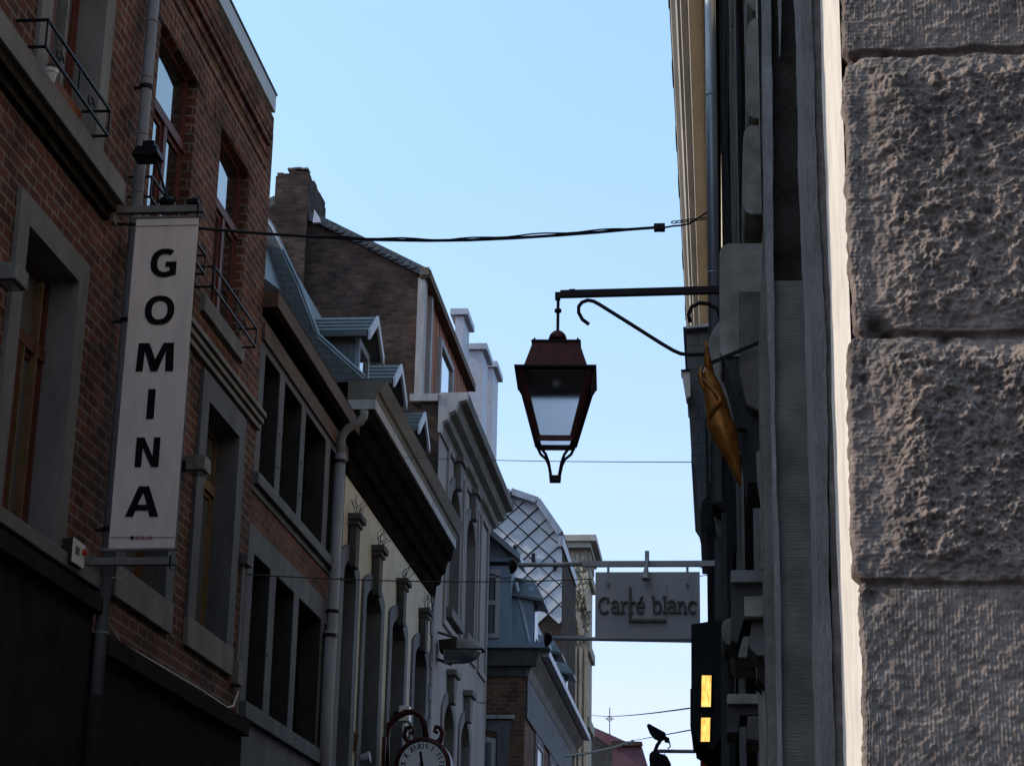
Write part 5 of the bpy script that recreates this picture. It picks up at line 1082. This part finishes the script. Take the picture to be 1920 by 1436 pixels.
# stepped sill corbels low down
corbel(H1, [(1500, 1068), (1372, 1068), (1370, 1072), (1370, 1091), (1500, 1091)], 8.0, 0.4, 'stone_combed', name='sill')
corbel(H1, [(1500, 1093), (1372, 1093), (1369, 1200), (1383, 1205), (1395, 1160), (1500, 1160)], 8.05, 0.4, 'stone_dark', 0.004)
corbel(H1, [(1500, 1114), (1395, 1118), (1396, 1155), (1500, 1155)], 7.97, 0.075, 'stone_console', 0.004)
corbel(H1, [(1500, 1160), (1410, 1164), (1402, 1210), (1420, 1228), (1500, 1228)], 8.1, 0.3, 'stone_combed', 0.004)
corbel(H1, [(1500, 1230), (1422, 1230), (1420, 1272), (1434, 1285), (1500, 1290)], 8.15, 0.3, 'stone_near_black', 0.004)
corbel(H1, [(1500, 1300), (1365, 1300), (1363, 1304), (1363, 1319), (1500, 1319)], 9.3, 0.5, 'stone_console', name='sill')
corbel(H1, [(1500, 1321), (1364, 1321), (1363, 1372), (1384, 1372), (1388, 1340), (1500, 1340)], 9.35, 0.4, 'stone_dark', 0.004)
corbel(H1, [(1500, 1342), (1402, 1342), (1400, 1384), (1436, 1390), (1500, 1390)], 9.2, 0.4, 'stone_tooled', 0.004)
# rounded corbel ends in depth
for (xl_, y0, y1, Yc) in ((1353, 1158, 1208, 13.0), (1371, 1163, 1232, 12.0), (1357, 1222, 1270, 14.5)):
    corbel(H1, [(1420, y0), (xl_+14, y0), (xl_+4, y0+5), (xl_, y0+16), (xl_+1, y1-12), (xl_+8, y1), (1420, y1)], Yc, 0.8, 'stone_console', 0.01)
# deep vertical members of the front (frames, pilasters seen edge on)
m_ = MB()
for (px0, px1, Yc, zlo, zhi) in ((1408, 1420, 11.9, 2.4, 11.5), (1381, 1388, 13.0, 3.0, 11.5), (1388, 1391, 12.6, 4.0, 11.0)):
    a = V(px0, 718, Yc)[0]; b_ = V(px1, 718, Yc)[0]; m_.box(a, b_, Yc, Yc+0.1, zlo, zhi)
m_.build('pilaster', 'paint_blue_grey', H1)
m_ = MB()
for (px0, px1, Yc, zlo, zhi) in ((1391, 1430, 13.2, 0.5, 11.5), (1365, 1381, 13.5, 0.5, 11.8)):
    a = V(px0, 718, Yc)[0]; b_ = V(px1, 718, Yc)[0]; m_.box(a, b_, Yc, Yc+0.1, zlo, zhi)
m_.build('recess', 'stone_near_black', H1)
m_ = MB(); a = V(1411, 718, 8.6); m_.box(a[0], a[0]+0.03, 8.6, 8.7, 2.3, 3.05); a = V(1425, 1150, 8.55); m_.box(V(1423, 1000, 8.3)[0], V(1437, 1000, 8.3)[0], 8.3, 8.35, 1.5, V(1430, 1235, 8.3)[1]); m_.build('drip_stone', 'stone_console', H1)
pb = [V(1427, 880, 7.2), V(1417, 888, 7.2), V(1416, 935, 7.2), V(1423, 950, 7.2), V(1427, 1060, 7.2), V(1452, 1060, 7.2), V(1450, 880, 7.2)]
m_ = MB(); m_.extr([[V(1440, 835, 7.2), V(1426, 840, 7.2), V(1418, 850, 7.2), V(1420, 900, 7.2), V(1426, 940, 7.2), V(1428, 1064, 7.2), V(1445, 1064, 7.2)]], 'y', 7.2, 7.25); m_.build('painted_patch', 'paint_blue_grey', H1)
# ---- tall house with the cream eave
H2 = thing('cream_eave_house', 'tall house on the right with a long moulded cream eave and a drainpipe', 'house', (0.1, 25, 0))
ez = 11.0
ex = lambda px: V(px, 0, 17.18)[0]
m_ = MB(); m_.box(0.10, 7, 13.7, 31, 0, 10.85); m_.build('wall', 'bounce_cream', H2)  # made cream to bounce warm sun onto the left fronts
e0 = ex(1255); e1 = ex(1268); e2 = ex(1276); e3 = ex(1283); e4 = ex(1291); e5 = ex(1323)
m_ = MB(); m_.extr([[(e0-0.01, ez+0.34), (e0, ez+0.22), (e1-0.02, ez+0.18), (e1, ez+0.10), (e2-0.01, ez+0.08), (e2, ez+0.02), (e3, ez), (e4-0.008, ez-0.02), (e4, ez-0.06), (e4+0.012, ez-0.06), (e4+0.013, ez+0.34)]], 'y', 12.8, 31); m_.build('eave_moulding', 'eave_cream', H2)
m_ = MB(); m_.box(e4+0.0135, e5, 12.8, 31, ez-0.03, ez+0.3); m_.build('soffit', 'eave_cream', H2)
m_ = MB(); m_.box(e5+0.001, 0.1, 12.8, 31, ez-0.10, ez+0.31); m_.build('wall_plate', 'wood_dark', H2)
m_ = MB(); m_.box(e0-0.02, 2, 12.8, 31, ez+0.341, ez+0.40); m_.build('roof_edge', 'wood_dark', H2)
m_ = MB(); m_.extr([[(e0+0.1, ez+0.401), (2.4, ez+3.4), (6, ez+3.4), (6, ez+0.401)]], 'y', 12.9, 31); m_.build('roof', 'slate_dark', H2)
random.seed(9)
m_ = MB()
for y in (17.5, 19.3, 21.0, 22.4, 24.9, 27): m_.box(e0-0.027, e0-0.0205, y, y+0.5, ez+0.32, ez+0.42)
m_.build('roof_lap', 'wood_dark', H2)
pipe_run(H2, 'downpipe', [(0.0, 14.2, 5.2), (0.0, 14.2, 11.2)], 0.043, 'zinc', joints=[0.3, 0.55, 0.8])
m_ = MB(); 
for i, (px, r_) in enumerate(((1362, 0.012), (1366, 0.009), (1385, 0.013), (1389, 0.010))):
    x, _ = V(px, 300, 12.9); m_.tube([(x+0.01*math.sin(k*1.7+i), 12.9-0.05*i, 4.5+k*0.5) for k in range(16)], r_, 6)
m_.build('wall_cable', 'cable_black', H2)
for z0, z1 in ((6.4, 6.9), (8.3, 8.9)):
    m_ = MB(); x, _ = V(1376, 200, 12.7); m_.tube([(x, 12.7, z0), (x+0.006, 12.7, (z0+z1)/2), (x, 12.7, z1)], [0.01, 0.022, 0.008], 7); m_.build('cable_clip', 'wood_cornice', H2)
m_ = MB(); x = V(1355, 300, 13.4)[0]; m_.box(x-0.01, x+0.03, 13.4, 13.6, 2, 11.5); m_.build('wall_board', 'ledge_dark', H2)
m_ = MB(); x = V(1372, 300, 13.2)[0]; m_.box(x-0.01, x+0.012, 13.2, 13.3, 2, 11.5); m_.build('window_edge', 'stone_grey', H2)
# ---- slate clad bay and lower roofs beyond
H3 = thing('slate_bay_house', 'dark slate-clad bay and low eaves jutting over the street behind the lantern bracket', 'house', (0, 20, 0))
YS = 19.0
s = lambda px, py: V(px, py, YS)
m_ = MB(); m_.extr([[s(1287, 621), s(1349, 617), s(1349, 850), s(1349, 960), s(1311, 955), s(1311, 905), s(1305, 878), s(1296, 864), s(1296, 830), s(1290, 740)]], 'y', YS, YS+3); m_.build('wall', 'slate_dark', H3)
m_ = MB(); m_.extr([[s(1281, 619), s(1320, 613), s(1349, 609), s(1349, 616), s(1287, 622)]], 'y', YS-0.1, YS+3.1); m_.build('roof_edge', 'zinc', H3)
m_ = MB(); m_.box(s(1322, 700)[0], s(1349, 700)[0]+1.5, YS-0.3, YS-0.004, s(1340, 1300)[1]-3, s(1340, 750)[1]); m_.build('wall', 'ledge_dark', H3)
m_ = MB(); m_.extr([[s(1327, 700), s(1349, 700), s(1349, 925), s(1330, 925)]], 'y', YS-0.4, YS-0.304); m_.build('board', 'bluestone', H3)
m_ = MB(); m_.extr([[s(1317, 966), s(1335, 963), s(1335, 1016), s(1317, 1018)], [s(1322, 976), s(1322, 1010), s(1330, 1010)]], 'y', YS-0.5, YS-0.46); m_.tube([(s(1318, 966)[0], YS-0.48, s(1318, 966)[1]), (s(1330, 950)[0], YS-0.48, s(1330, 950)[1])], 0.012, 6); m_.build('bracket_frame', 'iron_black', H3)
corbel(H3, [(1337, 945), (1335, 925), (1345, 925), (1372, 922), (1390, 940), (1388, 962), (1360, 958)], 15.5, 0.4, 'ledge_dark', 0.01)
corbel(H3, [(1339, 950), (1341, 948), (1365, 965), (1365, 1000), (1352, 1010), (1345, 995)], 15.9, 0.3, 'stone_console', 0.01)
corbel(H3, [(1340, 1010), (1362, 1000), (1362, 1500), (1340, 1500)], 16.2, 0.5, 'bluestone', 0.004)
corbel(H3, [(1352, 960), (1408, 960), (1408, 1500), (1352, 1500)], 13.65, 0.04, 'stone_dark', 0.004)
for (a, b_, c_, d_) in ((1385, 1025, 1387, 1068), (1393, 1025, 1395, 1068), (1403, 965, 1405, 1068), (1376, 1205, 1379, 1300), (1392, 1215, 1400, 1300), (1404, 1235, 1410, 1300), (1410, 1330, 1413, 1436)):
    corbel(H3, [(a, b_), (c_, b_), (c_, d_), (a, d_)], 13.4, 0.1, 'stone_console', 0.0, name='window_edge')
# white wall lantern on the bay
WL = thing('wall_lantern', 'small pale box lantern at the left edge of the dark slate bay', 'wall lantern', (*[s(1288, 740)[0]], YS-0.3, s(1288, 765)[1]))
m_ = MB(); m_.extr([[s(1280, 717), s(1294, 716), s(1296, 762), s(1288, 766)]], 'y', YS-0.35, YS-0.15); m_.build('lamp_body', 'plastic_white', WL)
m_ = MB(); m_.extr([[s(1278, 714), s(1295, 713), s(1295, 716), s(1279, 717)]], 'y', YS-0.37, YS-0.13); m_.bar((s(1294, 745)[0], YS-0.25, s(1294, 745)[1]), (s(1294, 745)[0], YS+0.01, s(1294, 745)[1]), 0.03); m_.build('cap', 'iron_black', WL)
# ---- gilded twisted horn
GO = thing('gilded_horn_sign', 'large gilded shell-like horn hanging point down beside the stone corbel', 'shop sign', (V(1350, 760, 8.85)[0], 8.85, V(1350, 760, 8.85)[1]))
g = lambda px, py, dy=0: (V(px, py, 8.85)[0], 8.85+dy, V(px, py, 8.85)[1])
def blob(mb, secs, n=18, twist=0.0, flute=0.0):
    """secs: (cx_px, cy_px, half width px, half depth m)"""
    o = len(mb.v)
    for i, (px, py, hw, hd) in enumerate(secs):
        c = g(px, py); mpp = 8.85/FPX*1.08
        for k in range(n):
            a = 2*math.pi*k/n; rr = 1+flute*math.sin(5*a+i*twist)
            mb.v.append((c[0]+hw*mpp*rr*math.cos(a), 8.85+hd*rr*math.sin(a), c[2]+0.25*hw*mpp*math.cos(a)*-0.8))
    for i in range(len(secs)-1):
        for k in range(n):
            k2 = (k+1) % n; mb.f.append((o+i*n+k, o+i*n+k2, o+(i+1)*n+k2, o+(i+1)*n+k))
    mb.f.append(tuple(o+k for k in range(n))); mb.f.append(tuple(o+(len(secs)-1)*n+k for k in range(n))[::-1])
m_ = MB(); blob(m_, [(1326, 690, 5, 0.02), (1330, 705, 13, 0.045), (1334, 722, 18, 0.06), (1340, 745, 20, 0.07), (1346, 775, 23, 0.08), (1352, 800, 27, 0.085), (1358, 822, 25, 0.08), (1366, 845, 19, 0.06), (1374, 866, 13, 0.045), (1381, 885, 8, 0.03), (1386, 902, 4, 0.015), (1388, 912, 1.5, 0.006)], twist=0.35, flute=0.05); m_.build('horn', 'gold_paint', GO, smooth=True)
m_ = MB(); blob(m_, [(1323, 640, 1.5, 0.01), (1325, 652, 3.5, 0.02), (1326, 668, 5, 0.025), (1328, 684, 7, 0.03), (1331, 698, 8, 0.03)], twist=1.2, flute=0.22); m_.build('horn_tip', 'gold_paint', GO, smooth=True)
m_ = MB(); m_.tube([g(1317, 716, -0.05), g(1328, 730, -0.085), (g(1345, 750)[0], 8.75, g(1345, 750)[2]), g(1352, 762, -0.10), g(1336, 778, -0.09), g(1330, 792, -0.06)], [0.006, 0.01, 0.012, 0.012, 0.009, 0.005], 8); m_.tube([g(1316, 690, -0.02), g(1313, 705, -0.03), g(1318, 728, -0.03), g(1326, 745, -0.03)], [0.006, 0.012, 0.012, 0.005], 8); m_.build('rim', 'gold_paint', GO, smooth=True)
m_ = MB(); p0, p1 = g(1335, 680, 0), g(1390, 640, 0.1); m_.bar(p0, (p1[0]+0.1, 8.85, p1[2]), 0.015); m_.bar(g(1365, 800, 0.05), (g(1400, 790)[0], 9.0, g(1400, 790)[2]), 0.015); m_.build('bracket', 'iron_black', GO)
# ================================================================== HANGING SIGN "Carre blanc"
YC = 18.5
f = lambda px, py, dy=0.0: (V(px, py, YC)[0], YC+dy, V(px, py, YC)[1])
CB = thing('hanging_sign', 'square grey sign board with raised brown lettering, hung between two horizontal bars', 'sign', f(1340, 1056))
a, b_ = V(1115, 1198, YC), V(1312, 1073, YC)
a, b_ = V(1116, 1199, YC), V(1312, 1073, YC)
m_ = MB(); m_.box(a[0], b_[0], YC-0.035, YC+0.035, a[1], b_[1]); bd = m_.build('board', 'sign_grey', CB, bevel=0.004)
m_ = MB(); z = f(1200, 1057)[2]; m_.box(f(1092, 1057)[0], 0.12, YC-0.028, YC+0.028, z-0.026, z+0.026); m_.build('upper_bar', 'sign_grey', CB)
m_ = MB(); m_.tube([f(972, 1059), (f(1092, 1057)[0]-0.001, YC, z)], 0.022, 12); m_.build('upper_tube', 'steel_grey', CB, smooth=True)
m_ = MB(); z2_ = f(1200, 1201)[2]-0.008; m_.tube([f(1036, 1196), (0.12, YC, z2_+0.002)], 0.019, 12); m_.build('lower_tube', 'steel_grey', CB, smooth=True)
for px, py in ((965, 1061), (1030, 1197)):
    c = f(px, py); m_ = MB(); m_.lathe((c[0]-0.02, YC, c[2]), [(0.03, -0.03), (0.075, -0.02), (0.078, 0.0), (0.05, 0.03), (0.02, 0.045)], 18, 'x'); m_.build('end_cap', 'iron_black', CB, smooth=False)
for px in (1141, 1289):
    t0 = f(px, 1064); t1 = f(px, 1098); m_ = MB(); m_.box(t0[0]-0.012, t0[0]+0.012, YC-0.05, YC-0.036, t1[2]-0.012, t0[2]+0.0); m_.box(t0[0]-0.017, t0[0]+0.017, YC-0.052, YC-0.036, t1[2]-0.02, t1[2]-0.012); o = m_.build('strap', 'sign_grey', CB)
    m_ = MB(); m_.lathe((t0[0], YC-0.058, t1[2]), [(0.009, 0), (0.009, 0.006)], 8, 'y'); m_.build('bolt', 'iron_black', o)
m_ = MB(); c = f(1214, 1036); d_ = f(1214, 1060); m_.box(c[0]-0.022, c[0]+0.018, YC-0.09, YC-0.03, d_[2], c[2]); m_.box(c[0]-0.03, c[0]+0.024, YC-0.10, YC-0.04, f(0, 1048)[2], f(0, 1041)[2]) if False else None
m_.tube([f(1215, 1045, -0.06), f(1213, 1072, -0.14)], 0.016, 8); m_.build('spot_arm', 'steel_grey', CB)
m_ = MB(); m_.tube([f(1213, 1068, -0.13), f(1212, 1080, -0.15), f(1212, 1093, -0.17)], [0.018, 0.028, 0.04], 14); m_.build('spot_head', 'steel_grey', CB)
# letters: slab serif strokes
CW = V(1307, 1140, YC)[0]-V(1123, 1140, YC)[0]; cx0_ = V(1123, 1151, YC); XH = (V(1200, 1129, YC)[1]-V(1200, 1151, YC)[1]); u_ = XH
def arc(cx_, cy_, rx, ry, a0, a1, n_=12): return [(cx_+rx*math.cos(R(a0+(a1-a0)*i/n_)), cy_+ry*math.sin(R(a0+(a1-a0)*i/n_))) for i in range(n_+1)]
sw_ = 0.165
GL = {
 'C': (1.35, [arc(.62, .66, .55, .66, 42, 318, 18), [(1.05, .86), (1.05, 1.3)]]),
 'a': (1.02, [arc(.45, .76, .34, .26, 165, 0, 8)+[(.79, .5), (.79, .06), (.98, .06)], arc(.44, .31, .34, .27, 60, 345, 12), ]),
 'r': (.86, [[(.25, .03), (.25, .96)], [(.03, .93), (.26, .93)], [(.0, .05), (.52, .05)], arc(.58, .62, .33, .32, 175, 55, 7)]),
 'e': (1.06, [[(.13, .53), (.90, .53)]+arc(.5, .5, .42, .47, 8, 320, 16), ]),
 'b': (1.16, [[(.25, .03), (.25, 1.42)], [(.03, 1.37), (.26, 1.37)], arc(.62, .49, .42, .47, 160, -160, 16)]),
 'l': (.58, [[(.29, .03), (.29, 1.42)], [(.06, 1.37), (.30, 1.37)], [(.05, .05), (.55, .05)]]),
 'n': (1.18, [[(.25, .03), (.25, .96)], [(.03, .93), (.26, .93)], [(.05, .05), (.46, .05)], arc(.58, .60, .30, .33, 170, 0, 8)+[(.88, .03)], [(.68, .05), (1.1, .05)]]),
 'c': (1.0, [arc(.52, .49, .43, .47, 45, 318, 14), [(.85, .68), (.85, .95)]]),
}
word = 'Carre blanc'; tot = sum(GL[c][0] if c != ' ' else 0.62 for c in word)
k_ = CW/tot; x = 0; dd = 0; m_ = MB(); mp_ = lambda a_, b__, d__: (cx0_[0]+a_, d__, cx0_[1]+b__)
for i, ch in enumerate(word):
    if ch == ' ': x += 0.62; continue
    w_, sts = GL[ch]
    for st in sts:
        m_.ribbon([((x+p[0])*k_, p[1]*u_) for p in st], sw_*u_*0.95, mp_, YC-0.062-dd, YC-0.036); dd += 0.0004
    if i == 4: m_.ribbon([((x+.45)*k_, 1.15*u_), ((x+.72)*k_, 1.42*u_)], sw_*u_*0.9, mp_, YC-0.062-dd, YC-0.036)
    x += w_
m_.build('letters', 'sign_letter', bd)
m_ = MB(); p = f(1182, 1103); q = f(1182, 1165); r_ = f(1250, 1165)
m_.box(p[0]-0.012, p[0]+0.012, YC-0.080, YC-0.076, q[2]-0.012, p[2]); m_.box(p[0]+0.013, r_[0], YC-0.080, YC-0.036, q[2]-0.013, q[2]+0.011)
m_.box(p[0]-0.011, p[0]+0.011, YC-0.075, YC-0.036, q[2]-0.011, p[2]-0.002)
tt = f(1251, 1101); m_.box(tt[0]-0.003, tt[0]+0.002, YC-0.0375, YC-0.0355, q[2]+0.02, tt[2]); m_.build('frame_emblem', 'sign_letter', bd)
# guy wires at the wall
GW = thing('sign_guy_wire', 'thin guy wires between the sign board and the wall on its right', 'wire', f(1338, 1080))
m_ = MB(); m_.tube([f(1312, 1080), f(1322, 1078), f(1340, 1080)], 0.004, 5); m_.tube([f(1312, 1064), f(1324, 1063), f(1330, 1064)], 0.004, 5); m_.tube([f(1337, 1045), f(1336, 1090), f(1333, 1130), f(1334, 1168)], 0.006, 5); m_.tube([f(1333, 1075), f(1331, 1120), f(1333, 1160)], 0.005, 5); m_.build('wires', 'cable_black', GW)
# ---- black box sign with lit tubes
YK_ = 15.0
f = lambda px, py, dy=0.0: (V(px, py, YK_)[0], YK_+dy, V(px, py, YK_)[1])
BX = thing('black_shop_canopy', 'tall black projecting box with two upright glowing yellow lights', 'light box', f(1340, 1300))
m_ = MB(); m_.extr([[V(*p, YK_) for p in ((1296, 1170), (1352, 1161), (1352, 1380), (1335, 1405), (1302, 1384), (1302, 1372), (1296, 1372))]], 'y', YK_, YK_+1.2); m_.build('box', 'shop_black', BX)
m_ = MB(); m_.extr([[V(*p, YK_) for p in ((1293, 1279), (1298, 1279), (1298, 1350), (1293, 1350))]], 'y', YK_+0.3, YK_+0.8); m_.build('side_fin', 'shop_black', BX)
for (x0_, x1_, y0_, y1_) in ((1315, 1334, 1267, 1326), (1314, 1332, 1346, 1391)):
    m_ = MB(); m_.extr([[V(x0_+1, y0_, YK_), V(x1_, y0_, YK_), V(x1_-1.5, y1_, YK_), V(x0_, y1_, YK_)]], 'y', YK_-0.03, YK_-0.002); o = m_.build('lamp_window', 'lit_yellow', BX)
    m_ = MB(); m_.extr([[V(x0_-1, y0_-2, YK_), V(x1_+2, y0_-2, YK_), V(x1_+0.5, y1_+2, YK_), V(x0_-2, y1_+2, YK_)], [V(x0_+1, y0_, YK_), V(x1_, y0_, YK_), V(x1_-1.5, y1_, YK_), V(x0_, y1_, YK_)]], 'y', YK_-0.045, YK_-0.001); m_.build('lamp_surround', 'iron_black', o)
RS = thing('red_projecting_sign', 'dark red projecting shop sign hanging just below the black box with lit yellow tubes', 'sign', (V(1325, 1420, 16.5)[0], 16.5, V(1325, 1420, 16.5)[1]))
m_ = MB(); m_.extr([[V(*p, 16.5) for p in ((1314, 1393), (1335, 1393), (1338, 1520), (1311, 1520))]], 'y', 16.5, 16.9); m_.build('panel', 'plastic_red', RS)
m_ = MB(); m_.bar((V(1335, 1420, 16.7)[0], 16.7, V(1335, 1420, 16.7)[1]), (0.12, 16.7, V(1335, 1420, 16.7)[1]), 0.03); m_.build('arm', 'iron_black', RS)
# ---- floodlight on a bar
YF = 22.0
f = lambda px, py, dy=0.0: (V(px, py, YF)[0], YF+dy, V(px, py, YF)[1])
FD = thing('bar_floodlight', 'dark floodlight tilted upward on a curved neck at the end of a horizontal bar', 'floodlight', f(1340, 1407))
m_ = MB(); m_.extr([[V(*p, YF) for p in ((1213, 1361), (1217, 1358), (1248, 1375), (1249, 1383), (1238, 1388), (1226, 1383), (1218, 1373))]], 'y', YF-0.11, YF+0.11); m_.build('lamp_head', 'iron_black', FD, bevel=0.008)
m_ = MB(); m_.extr([[V(*p, YF) for p in ((1245, 1379), (1255, 1384), (1256, 1392), (1246, 1390))]], 'y', YF-0.06, YF+0.06); m_.tube([f(1255, 1390), f(1257, 1399), f(1252, 1403)], 0.008, 5); m_.build('ballast', 'iron_black', FD)
m_ = MB(); m_.tube([f(1238, 1388), f(1232, 1397), f(1228, 1408)], 0.022, 8); m_.build('neck', 'iron_black', FD)
m_ = MB(); m_.lathe(f(1228, 1416), [(0.05, -0.12), (0.065, -0.04), (0.06, 0.02), (0.03, 0.05)], 14); m_.tube([f(1228, 1420), f(1228, 1450)], 0.06, 12); m_.build('joint', 'ledge_dark', FD)
m_ = MB(); z = f(1300, 1408)[2]; m_.tube([(f(1232, 1407)[0], YF, z), (0.15, YF, z)], 0.021, 10); m_.build('bar', 'steel_grey', FD, smooth=True)
m_ = MB(); m_.extr([[V(*p, YF) for p in ((1232, 1420), (1240, 1414), (1252, 1420), (1258, 1432), (1256, 1445), (1234, 1445))]], 'y', YF-0.1, YF+0.1); m_.tube([f(1240, 1416), f(1246, 1413), f(1250, 1420)], 0.007, 5); FD2 = m_.build('second_lamp_head', 'iron_black', FD)
# ================================================================== CABLES
def span(px0, Y0, px1, Y1, sag=0.0, n=24, wob=0.0):
    a = Vector((V(*px0, Y0)[0], Y0, V(*px0, Y0)[1])); b = Vector((V(*px1, Y1)[0], Y1, V(*px1, Y1)[1])); out_ = []
    for i in range(n+1):
        t_ = i/n; p = a.lerp(b, t_); p.z -= sag*4*t_*(1-t_); p.z += wob*math.sin(i*2.1); out_.append(p)
    return out_
CBL = thing('street_cable', 'thick black cable slung across the street from the banner to the cream eave', 'cable', (-2, 15.2, 7.6))
YT = 15.25
f = lambda px, py, dy=0.0: (V(px, py, YT)[0], YT+dy, V(px, py, YT)[1])
aL = f(244, 420); pts = [(XL, YT, aL[2])]+[f(px, py) for px, py in ((250, 421), (310, 424), (380, 429), (450, 435), (520, 440), (600, 445), (700, 450), (800, 451.5), (880, 450.5), (960, 447), (1040, 442), (1120, 436), (1180, 430.5), (1228, 427))]
m_ = MB(); m_.tube(pts, 0.013, 7); m_.build('cable', 'cable_black', CBL)
m_ = MB(); m_.tube([(p[0], p[1]-0.01, p[2]+0.007*math.sin(i*1.1)+0.002) for i, p in enumerate([f(600+i*22, 445+6.5*math.sin(math.pi*min(1, (i*22)/420)*0.55)-max(0, (i*22-240))*0.064) for i in range(28)])], 0.007, 5); m_.build('wrapped_cable', 'cable_black', CBL)
m_ = MB(); c0, c1 = V(1226, 421, YT), V(1247, 433, YT); m_.box(c0[0], c1[0], YT-0.03, YT+0.03, c1[1], c0[1]); 
for px in (1230, 1242): m_.bar(f(px, 432), f(px, 436), 0.012)
m_.build('splice_box', 'cable_black', CBL, bevel=0.008)
m_ = MB(); m_.tube([f(1246, 427), f(1262, 424), f(1276, 423), f(1292, 420), (0.02, 15.0, f(1322, 411)[2])], 0.008, 6)
for i in range(7):
    cxp = 1264+i*9.5; cyp = 417-i*1.2
    m_.tube([f(cxp+5.5*math.cos(t_), cyp+2.2*math.sin(t_)) for t_ in [j*math.pi/5 for j in range(11)]], 0.005, 5, False)
m_.build('chain', 'cable_black', CBL)
def wire(lab, pts, r, mat, cat='wire', grp=None):
    o = thing('overhead_wire', lab, cat, tuple(pts[0]), grp); m_ = MB(); m_.tube(pts, r, 5); m_.build('strand', mat, o); return o
wire('hairline wire across the sky below the lantern', span((745, 857), 29, (1296, 866), 19, 0.02), 0.005, 'wire_grey')
wire('thin dark wire crossing the arched windows and running behind the hanging sign', span((455, 1076), 20.6, (1112, 1085), 27, 0.06), 0.008, 'cable_black')
wire('thin wire with a small bead low in the sky, above the spire top', span((1105, 1339), 60, (1293, 1327), 17, 0.06), 0.007, 'wire_grey')
b0 = MB(); q = span((1105, 1339), 60, (1293, 1327), 17, 0.06)[15]
wire('pale twisted wire slanting up from the gutter toward the distant roofs', span((1060, 1416), 40, (1188, 1388), 40, 0.05, 40, 0.008), 0.028, 'wire_pale')
wire('faint wire running up to the right behind the floodlight head', span((1186, 1388), 40, (1294, 1368), 17, 0.0), 0.006, 'wire_grey')
wire('short black wire on the white stucco front beside the street light', span((882, 1308), 40.5, (912, 1316), 43.3, 0.05), 0.015, 'cable_black')
